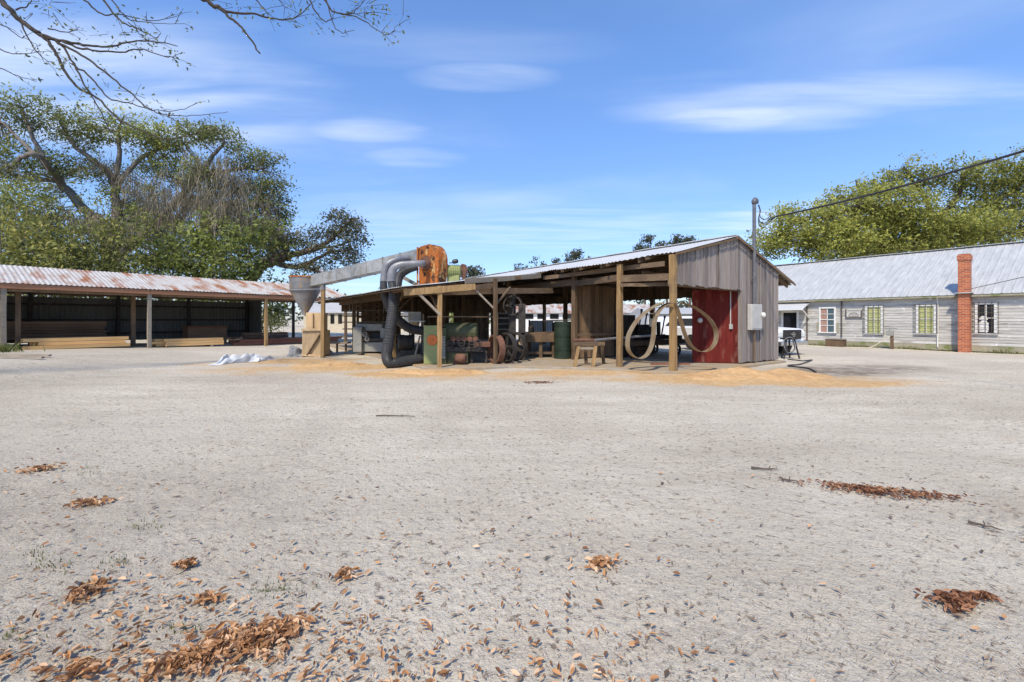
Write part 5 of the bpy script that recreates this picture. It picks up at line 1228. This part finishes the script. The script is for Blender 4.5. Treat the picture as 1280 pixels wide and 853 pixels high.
# right oak
Yo = 44
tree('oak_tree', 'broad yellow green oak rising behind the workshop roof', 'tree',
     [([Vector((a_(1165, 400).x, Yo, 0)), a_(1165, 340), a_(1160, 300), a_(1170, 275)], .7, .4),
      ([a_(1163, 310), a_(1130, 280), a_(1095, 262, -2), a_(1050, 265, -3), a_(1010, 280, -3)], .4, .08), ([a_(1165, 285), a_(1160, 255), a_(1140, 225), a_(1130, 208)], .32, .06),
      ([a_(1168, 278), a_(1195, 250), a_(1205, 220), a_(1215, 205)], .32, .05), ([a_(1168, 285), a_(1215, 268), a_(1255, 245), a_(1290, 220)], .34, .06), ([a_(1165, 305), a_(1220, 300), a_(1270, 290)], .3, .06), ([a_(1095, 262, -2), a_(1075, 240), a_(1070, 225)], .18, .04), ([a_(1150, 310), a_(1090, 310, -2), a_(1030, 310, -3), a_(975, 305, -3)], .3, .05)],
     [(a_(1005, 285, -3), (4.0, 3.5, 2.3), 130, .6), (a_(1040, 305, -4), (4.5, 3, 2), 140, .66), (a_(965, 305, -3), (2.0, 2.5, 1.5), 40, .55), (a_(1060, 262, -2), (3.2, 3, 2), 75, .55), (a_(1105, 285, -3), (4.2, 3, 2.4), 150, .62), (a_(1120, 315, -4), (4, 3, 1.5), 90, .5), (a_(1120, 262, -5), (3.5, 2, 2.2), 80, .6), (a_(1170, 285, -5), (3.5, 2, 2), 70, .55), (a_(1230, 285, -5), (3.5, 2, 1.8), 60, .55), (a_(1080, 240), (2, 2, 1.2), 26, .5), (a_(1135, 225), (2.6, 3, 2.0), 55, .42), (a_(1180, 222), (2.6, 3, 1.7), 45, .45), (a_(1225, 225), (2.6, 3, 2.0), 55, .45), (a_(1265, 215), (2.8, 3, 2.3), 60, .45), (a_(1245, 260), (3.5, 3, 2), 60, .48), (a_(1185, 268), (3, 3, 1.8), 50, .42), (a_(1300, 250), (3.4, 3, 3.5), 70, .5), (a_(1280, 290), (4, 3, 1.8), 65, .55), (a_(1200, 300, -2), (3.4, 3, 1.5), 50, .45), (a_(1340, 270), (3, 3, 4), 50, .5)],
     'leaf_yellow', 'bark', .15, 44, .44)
# distant trees over the ridge
def far_tree(x, y0, y1, hw, Y, label, tips):
    c = at(x, (y0 + y1) / 2, Y); h = (y1 - y0) / F * Y / 2; w = hw / F * Y
    b = Vector((c.x, Y, 0))
    tree('far_tree', label, 'tree', [([b, b.lerp(c, .5), c - Vector((0, 0, h * .3))], .3, .1), ([c - Vector((0, 0, h)), c + Vector((-w * .6, 0, h * .3))], .12, .05), ([c - Vector((0, 0, h)), c + Vector((w * .6, 0, h * .4))], .12, .05)],
         [(c + Vector((R.uniform(-.9, .9) * w, 0, R.uniform(-.4, .8) * h)), (w * .28, 1.5, h * .36), max(3, tips // 6), .4) for _ in range(6)], 'leaf_far', 'bark', .24, 18, .36, group='distant trees over the shed ridge', twig=.05)
for x, y0, y1, hw, Y, n, lab in ((806, 294, 330, 14, 80, 48, 'distant sparse tree just left of the gable, leftmost of the clump'), (834, 291, 325, 15, 82, 54, 'distant sparse tree in the middle of the clump by the gable'), (862, 290, 320, 13, 80, 46, 'distant sparse tree nearest the gable peak'),
                            (728, 309, 345, 13, 78, 48, 'distant tree with a dense tip above the middle of the ridge'), (700, 316, 350, 14, 84, 40, 'distant tree left of the dense tipped one'), (676, 320, 355, 9, 80, 20, 'thin distant tree above the left part of the ridge'), (650, 324, 360, 12, 84, 20, 'faint distant treetop farthest left along the ridge'), (597, 331, 365, 17, 70, 50, 'distant green treetop right of the rusty belt guard')):
    far_tree(x, y0, y1, hw, Y, lab, n)
# woods on the horizon
mb = MB()
for i in range(900):
    an = R.uniform(-1.25, 1.25); d = R.uniform(95, 130); c = Vector((math.sin(an) * d, math.cos(an) * d, R.uniform(.5, 6.5)))
    leafquads(mb, c, 12, (1.4, 1.4, .9), .6, .4, min(1, max(0, .4 + R.gauss(0, .2))))
solo('woods', mb, M['leaf_far'], None, None, kind='stuff')

# near tree: trunk stands left of the camera, boughs hang into the view
Yn = 11.0
def n_(x, y, dy=0): return at(x, y, Yn + dy)
T0 = Vector((-18.5, 0, 0))
limbs = [([T0, T0 + Vector((.1, .1, 3)), T0 + Vector((.4, .3, 6.5)), T0 + Vector((.5, .4, 9)), T0 + Vector((.7, .9, 12))], .38, .2)]
crown_root = T0 + Vector((.5, .4, 9))
fork = n_(8, 8)
main = [crown_root, crown_root.lerp(fork, .35) + Vector((0, 0, 1.0)), crown_root.lerp(fork, .7) + Vector((0, 0, .8)), n_(-30, -18), fork, n_(25, 26), n_(50, 42)]
BR = [(main, .055, .028),
      ([n_(25, 26), n_(50, 44), n_(80, 52), n_(105, 56), n_(135, 58), n_(165, 52), n_(200, 53), n_(222, 58)], .026, .005),
      ([n_(78, 52), n_(110, 62), n_(150, 65), n_(180, 62), n_(210, 72), n_(220, 68)], .016, .004),
      ([n_(35, 32), n_(60, 52), n_(75, 80), n_(95, 108), n_(120, 122), n_(150, 150), n_(175, 163), n_(205, 174), n_(235, 170), n_(255, 164)], .024, .005),
      ([n_(48, 42), n_(72, 52), n_(90, 75), n_(105, 105), n_(118, 125), n_(130, 148), n_(142, 175)], .02, .004),
      ([n_(60, 46), n_(85, 60), n_(112, 75), n_(140, 98), n_(165, 118), n_(185, 135), n_(205, 143), n_(240, 145), n_(285, 140)], .02, .003),
      ([n_(90, 80), n_(115, 98), n_(135, 122), n_(165, 130), n_(190, 138), n_(225, 138), n_(246, 128)], .014, .003),
      ([n_(26, 28), n_(38, 52), n_(52, 72), n_(68, 78)], .012, .003),
      ([n_(-20, 50), n_(0, 62), n_(20, 68), n_(48, 64)], .012, .003), ([n_(-20, 22), n_(0, 30), n_(22, 44), n_(45, 55)], .012, .003), ([n_(-20, 82), n_(0, 85), n_(22, 95), n_(45, 102)], .01, .003),
      ([n_(210, 145), n_(225, 155), n_(240, 162)], .007, .002), ([n_(20, 12), n_(34, 8), n_(40, -2)], .012, .004), ([n_(60, 36), n_(85, 40), n_(100, 34)], .01, .003)]
up = [crown_root + Vector((.1, .1, 1.2)), Vector((-16, 5, 13.0)), Vector((-13, 9, 13.4)), n_(105, -60, -.3), n_(128, 0, 0)]
BR += [(up, .045, .015), ([n_(110, -40), n_(130, 0), n_(150, 25), n_(170, 36), n_(195, 47), n_(200, 40)], .018, .003), ([n_(95, -20), n_(110, 5), n_(130, 18), n_(150, 18), n_(190, 26), n_(222, 20)], .016, .003), ([n_(125, -20), n_(140, 0), n_(158, 22), n_(185, 28), n_(225, 30)], .012, .003), ([n_(160, 28), n_(178, 45), n_(192, 62)], .007, .002)]
limb2 = [Vector((-16, 5, 13.0)), Vector((-12.4, 8.8, 13.6)), Vector((-9.0, 10.7, 12.6)), n_(235, -25), n_(262, 3), n_(275, 10)]
BR += [(limb2, .045, .026), ([n_(270, 7), n_(285, 20), n_(300, 33), n_(312, 48), n_(325, 67)], .022, .01), ([n_(272, 9), n_(290, 16), n_(320, 18), n_(340, 23), n_(362, 24), n_(378, 16), n_(388, 5)], .02, .004),
       ([n_(320, 0), n_(332, 14), n_(345, 24)], .01, .003), ([n_(340, -15), n_(352, 5), n_(360, 10)], .008, .003), ([n_(380, -20), n_(392, 10), n_(405, 26), n_(415, 22), n_(418, 10)], .013, .003), ([n_(395, -20), n_(410, 8), n_(425, 17), n_(442, 20), n_(460, 30), n_(480, 44), n_(495, 38)], .015, .003), ([n_(408, 0), n_(415, 25), n_(425, 40), n_(443, 38)], .01, .003), ([n_(425, 17), n_(445, 18), n_(465, 15)], .008, .002), ([n_(438, 18), n_(450, 8), n_(458, -2)], .008, .002), ([n_(490, 42), n_(498, 30), n_(505, 18)], .004, .001)]
nt_ = thing('overhanging_tree', 'tree standing off to the left whose thin leafy boughs hang across the upper sky', 'tree', (T0.x, T0.y, 0))
mb = MB(); mb.tube(spline(limbs[0][0], 5), [.4, .39, .38, .37, .36, .35, .34, .33, .32, .31, .3, .29, .28, .27, .26, .25, .24, .23, .22, .21, .2], 12, jit=.05); part('trunk', mb, M['bark'], nt_, world=True, sm=True)
tips = []
for pts, r0, r1 in BR:
    r0 *= 1.75; r1 *= 1.75; q = spline(pts, 5)
    for p in q[1:-1]: p += Vector((R.gauss(0, 1), R.gauss(0, 1), R.gauss(0, 1))) * .011
    mb = MB(); mb.tube(q, [r0 + (r1 - r0) * (k / (len(q) - 1)) ** .8 for k in range(len(q))], 7, jit=.06); part('bough', mb, M['twig_dark'], nt_, world=True, sm=True)
    if r1 < .0106: tips += [(q[k], (q[k] - q[k - 1]).normalized()) for k in range(len(q) // 3, len(q))]
tw_ = MB(); lf = MB()
clusters = [(p, d) for p, d in tips if R.random() < .24]
for p, d in clusters:
    e = p + (d + Vector((R.gauss(0, .7), R.gauss(0, .7), R.gauss(0, .6) + .1))).normalized() * R.uniform(.2, .6)
    tw_.tube([p, p.lerp(e, .5) + Vector((0, 0, .03)), e], [.007, .005, .003], 4, False)
    for k in range(R.choice((2, 3, 5, 7))):
        c = p.lerp(e, R.uniform(.25, 1.05)) + Vector((R.gauss(0, .07), R.gauss(0, .08), R.gauss(0, .06))); leafquads(lf, c, 1, (.01, .01, .01), .048, .3, R.uniform(.0, .45))
for (x, y, n, sp) in ((60, 8, 40, .2), (45, 14, 20, .15), (95, 38, 14, .07), (92, 130, 18, .1), (85, 78, 30, .16), (72, 72, 16, .1), (165, 42, 18, .12), (48, 100, 14, .06), (135, 112, 20, .15), (195, 128, 22, .16), (210, 155, 12, .1), (300, 8, 40, .2), (370, 15, 40, .22), (365, 30, 16, .08), (345, 28, 10, .06), (455, 8, 50, .22), (475, 12, 20, .12), (390, 22, 14, .12), (485, 40, 16, .1), (434, 46, 10, .08), (410, 35, 10, .08), (145, 42, 14, .1), (215, 70, 12, .05), (55, 2, 30, .2)):
    c = n_(x, y); sp *= 1.7; n = int(n * .6)
    for k in range(n):
        p = c + Vector((R.gauss(0, sp), R.gauss(0, sp), R.gauss(0, sp * .6))); leafquads(lf, p, 1, (.01, .01, .01), .05, .3, R.uniform(.0, .45))
        if k % 3 == 0: tw_.tube([p, p + (c - p) * .7], [.003, .006], 4, False)
part('twigs', tw_, M['twig_dark'], nt_, world=True); part('leaves', lf, M['leaf_oak'], nt_, world=True)

# ---------------------------------------------------------------- fallen leaves and litter
def gp(px, py): Y = F * CAMH / (py - HY); return Vector(((px - HX) / F * Y, Y, 0))
def dead_leaf(mb, x, y, z, s, tilt=.35, hue=None):
    an = R.uniform(0, 6.28); d = Vector((math.cos(an), math.sin(an), R.gauss(0, tilt * .6))).normalized(); n = Vector((R.gauss(0, tilt), R.gauss(0, tilt), 1)).normalized()
    b = n.cross(d).normalized(); w = s * R.uniform(.26, .46); cup = R.uniform(.05, .6) * s; c = Vector((x, y, z)); up_ = d.cross(b) * -1
    if up_.z < 0: up_ = -up_
    P = [c - d * s, c - d * s * .35 + b * w + up_ * cup, c - d * s * .35, c - d * s * .35 - b * w + up_ * cup, c + d * s * .4 + b * w * .9 + up_ * cup, c + d * s * .4, c + d * s * .4 - b * w * .9 + up_ * cup, c + d * s + up_ * cup * .5]
    mb.add(P, [(0, 2, 1), (0, 3, 2), (2, 5, 4, 1), (3, 6, 5, 2), (5, 7, 4), (6, 7, 5)], R.random() if hue is None else hue)
mb = MB()
for i in range(1600):   # loose leaves, thickest in the near left and centre
    px = R.gauss(390, 220); py = 862 - abs(R.gauss(0, 85)) 
    if R.random() < .22: px, py = R.uniform(0, 1280), 860 - abs(R.gauss(0, 170))
    if R.random() < .12: px = R.gauss(80, 90); py = R.uniform(560, 860)
    if py < 470 or px < -40 or px > 1320: continue
    if px > 900 and R.random() < .75: continue
    p = gp(px, py)
    if mnoise.noise((p.x * 2.1, p.y * 2.1, 4)) < R.uniform(-.6, .25): continue
    s = R.uniform(.010, .026); dead_leaf(mb, p.x, p.y, gh(p.x, p.y) + .004 + s * .2, s, .45)
solo('fallen_leaves', mb, M['leaf_dead'], None, None, kind='stuff')
def pile(px, py, wx, wy, n, h, label, mat='leaf_dead', s=(.02, .042), ang=0):
    c = gp(px, py); mb = MB(); h *= .6
    for i in range(int(n * 1.25)):
        r = abs(R.gauss(0, .55)); an = R.uniform(0, 6.28); lx, ly = r * math.cos(an) * wx, r * math.sin(an) * wy
        x = c.x + lx * math.cos(ang) - ly * math.sin(ang); y = c.y + lx * math.sin(ang) + ly * math.cos(ang)
        k = mnoise.noise((x * 5, y * 5, px)); 
        if k < -.15 and R.random() < .7: continue
        z = gh(x, y) + .008 + max(0, (1 - r)) * h * R.random(); dead_leaf(mb, x, y, z, R.uniform(s[0] * .55, s[1] * .78), .6)
    return solo('leaf_pile', mb, M[mat], label, 'leaf pile', 'piles of dead leaves on the sand')
pile(315, 800, .30, .13, 520, .06, 'largest drift of orange dead leaves, at the bottom left of the sand', ang=.35)
pile(225, 832, .17, .07, 240, .05, 'orange leaf drift joined to the lower left of the largest drift', ang=.3)
pile(1105, 614, .62, .14, 1250, .05, 'long reddish brown drift of needles on the right side of the yard', 'leaf_dead_red', (.012, .03), ang=-.32)
pile(1192, 755, .13, .09, 170, .04, 'small brown leaf pile at the lower right, larger of a close pair', 'leaf_dead_red')
pile(1228, 748, .09, .035, 80, .03, 'small dark leaf strip at the lower right, smaller of a close pair', 'leaf_dead_red')
pile(752, 707, .16, .07, 90, .03, 'thin brown leaf scatter near the centre foreground', 'leaf_dead')
pile(112, 628, .18, .10, 150, .04, 'rusty leaf pile left of centre in the middle distance')
pile(105, 742, .10, .12, 140, .03, 'loose brown leaf pile near the left edge')
pile(259, 749, .08, .05, 90, .03, 'small leaf pile just above the largest drift')
pile(430, 718, .08, .06, 90, .03, 'small bright orange leaf pile right of and above the largest drift')
pile(232, 706, .09, .05, 70, .02, 'small faint leaf pile in the left foreground')
pile(102, 838, .10, .06, 90, .03, 'leaf pile at the very bottom left corner')
pile(52, 587, .2, .12, 110, .03, 'yellowish leaf pile by the left edge, farthest of the left piles')
pile(672, 479, .45, .14, 240, .04, 'brown needle patch on the sand before the shed slab', 'leaf_dead_red')
mb = MB()
for i in range(15000):   # bark crumbs, twigs, grit
    px, py = R.uniform(-30, 1310), 400 + 455 * R.random() ** .75
    if py < 452: continue
    p = gp(px, py); l = R.uniform(.0022, .007) * (1 if R.random() < .95 else 3) * (1 + .22 * p.y); an = R.gauss(.1, .9); z = gh(p.x, p.y) + .001
    d = Vector((math.cos(an), math.sin(an), 0)) * l; b = Vector((-d.y, d.x, 0)) * R.uniform(.12, .4)
    mb.add([(p.x - d.x, p.y - d.y, z), (p.x + b.x, p.y + b.y, z + .004), (p.x + d.x, p.y + d.y, z + .002), (p.x - b.x, p.y - b.y, z + .006)], [(0, 3, 2, 1)])
solo('ground_litter', mb, M['litter'], None, None, kind='stuff')
for (x0, y0, x1, y1, lab) in ((1212, 652, 1246, 662, 'crooked twig on the sand below the reddish drift'), (977, 599, 997, 602, 'short twig on the sand left of the reddish drift'), (470, 520, 520, 521, 'dark stick on the sand in the middle distance'), (940, 585, 975, 586, 'thin straight twig left of the reddish drift, farther off')):
    a, b = gp(x0, y0), gp(x1, y1); q = [a.lerp(b, k / 5) + Vector((R.gauss(0, .012), R.gauss(0, .012), 0)) for k in range(6)]
    for p in q: p.z = gh(p.x, p.y) + .008
    mb = MB(); mb.tube(q, [.011, .01, .009, .008, .006, .004], 6, jit=.15); mb.tube([q[3], q[3] + Vector((.05, .06, .012))], [.006, .003], 5)
    solo('twig', mb, M['bark'], lab, 'twig')

# ---------------------------------------------------------------- camera, light, sky
cam = bpy.data.cameras.new('camera'); co = bpy.data.objects.new('camera', cam); COL.objects.link(co)
co.location = (0, 0, CAMH); co.rotation_euler = (math.radians(90), 0, 0)
cam.sensor_width = 36; cam.lens = 36 * F / 1280; cam.shift_y = -(426.5 - HY) / 1280; cam.clip_start = .05; cam.clip_end = 3000
scene.camera = co
EL = math.radians(52); to_sun = Vector((-.38, -.925, 0)).normalized() * math.cos(EL) + Vector((0, 0, math.sin(EL)))
sl = bpy.data.lights.new('sun', 'SUN'); so = bpy.data.objects.new('sun', sl); COL.objects.link(so)
sl.energy = 3.5; sl.angle = math.radians(3); sl.color = (1, .89, .72)
so.rotation_euler = to_sun.to_track_quat('Z', 'Y').to_euler(); so.location = (0, 0, 30)
w = bpy.data.worlds.new('World'); scene.world = w; w.use_nodes = True
nt = w.node_tree; N = nt.nodes; L = nt.links
bg = N['Background']; sky = N.new('ShaderNodeTexSky'); sky.sky_type = 'NISHITA'; sky.sun_disc = False
sky.sun_elevation = EL; sky.sun_rotation = math.atan2(to_sun.x, to_sun.y); sky.air_density = 1.0; sky.dust_density = .4; sky.ozone_density = 2.0; sky.altitude = 0
tc = N.new('ShaderNodeTexCoord')
def wm(op, a, b):
    x = N.new('ShaderNodeMath'); x.operation = op
    for i, val in enumerate((a, b)):
        if isinstance(val, (int, float)): x.inputs[i].default_value = val
        else: L.new(val, x.inputs[i])
    return x.outputs[0]
sp = N.new('ShaderNodeSeparateXYZ'); L.new(tc.outputs['Generated'], sp.inputs[0])
# thin clouds on a high layer: project the direction on a plane overhead
zc_ = wm('MAXIMUM', sp.outputs[2], .03)
cx_ = wm('DIVIDE', sp.outputs[0], zc_); cy_ = wm('DIVIDE', sp.outputs[1], zc_)
cv = N.new('ShaderNodeCombineXYZ'); L.new(cx_, cv.inputs[0]); L.new(cy_, cv.inputs[1])
def wn(sc, st, det=6, rough=.55, off=(0, 0, 0)):
    mp = N.new('ShaderNodeMapping'); mp.inputs['Scale'].default_value = st; mp.inputs['Location'].default_value = off; L.new(cv.outputs[0], mp.inputs[0])
    n = N.new('ShaderNodeTexNoise'); n.inputs['Scale'].default_value = sc; n.inputs['Detail'].default_value = det; n.inputs['Roughness'].default_value = rough; n.inputs['Distortion'].default_value = .4
    L.new(mp.outputs[0], n.inputs['Vector']); return n.outputs[0]
def wr(src, a, b, c=0.0, d=1.0):
    r = N.new('ShaderNodeMapRange'); r.interpolation_type = 'SMOOTHSTEP'; r.inputs[1].default_value = a; r.inputs[2].default_value = b; r.inputs[3].default_value = c; r.inputs[4].default_value = d
    L.new(src, r.inputs[0]); return r.outputs[0]
veil = wr(wn(.55, (.6, 1, 1), 5, .5, (3.1, 1.7, 0)), .5, .85, 0, .35)
wisp = wn(1.6, (.6, 1.9, 1), 6, .6)
wisp2 = wn(1.7, (.5, 2.2, 1), 5, .5, (5, 2, 0))
acc = veil
for (px, py, rx, ry, s) in ((605, 97, .24, .09, .42), (455, 162, .30, .15, .42), (515, 198, .26, .16, .36), (915, 148, .34, .14, .62), (1060, 118, .9, .18, .36), (960, 138, .6, .2, .4), (100, 120, .9, .6, .62), (640, 290, 2.6, 1.2, .25), (1010, 280, 1.2, .9, .5), (560, 60, .5, .12, .14)):
    d = Vector(((px - HX) / F, 1, (HY - py) / F)); kx, ky = d.x / d.z, d.y / d.z
    ex = wm('DIVIDE', wm('SUBTRACT', cx_, kx), rx); ey = wm('DIVIDE', wm('SUBTRACT', cy_, ky), ry)
    r2 = wm('ADD', wm('MULTIPLY', ex, ex), wm('MULTIPLY', ey, ey))
    m = wr(wm('ADD', r2, wm('MULTIPLY', wm('SUBTRACT', wisp, .5), 1.8)), -.5, 2.2, 1, 0)
    m = wm('MULTIPLY', wm('MULTIPLY', m, wr(wisp2, .3, .68, .12, 1)), s)
    acc = wm('MAXIMUM', acc, m)
mx = N.new('ShaderNodeMix'); mx.data_type = 'RGBA'; L.new(acc, mx.inputs[0])
tn = N.new('ShaderNodeMix'); tn.data_type = 'RGBA'; tn.blend_type = 'MULTIPLY'; tn.inputs[0].default_value = 1; gr_ = N.new('ShaderNodeValToRGB'); L.new(sp.outputs[2], gr_.inputs[0]); ge = gr_.color_ramp.elements; ge[0].position = 0.0; ge[0].color = (.58, .64, .84, 1); ge[1].position = .5; ge[1].color = (.80, 1.0, 1.26, 1); e2 = ge.new(.22); e2.color = (.70, .82, 1.03, 1); L.new(gr_.outputs[0], tn.inputs[7]); L.new(sky.outputs[0], tn.inputs[6])
L.new(tn.outputs[2], mx.inputs[6]); mx.inputs[7].default_value = (5.4, 5.75, 6.2, 1)
L.new(mx.outputs[2], bg.inputs[0]); bg.inputs[1].default_value = .15
vs = scene.view_settings; vs.view_transform = 'Standard'; vs.look = 'None'; vs.exposure = 0.5; vs.gamma = 1; vs.use_curve_mapping = False
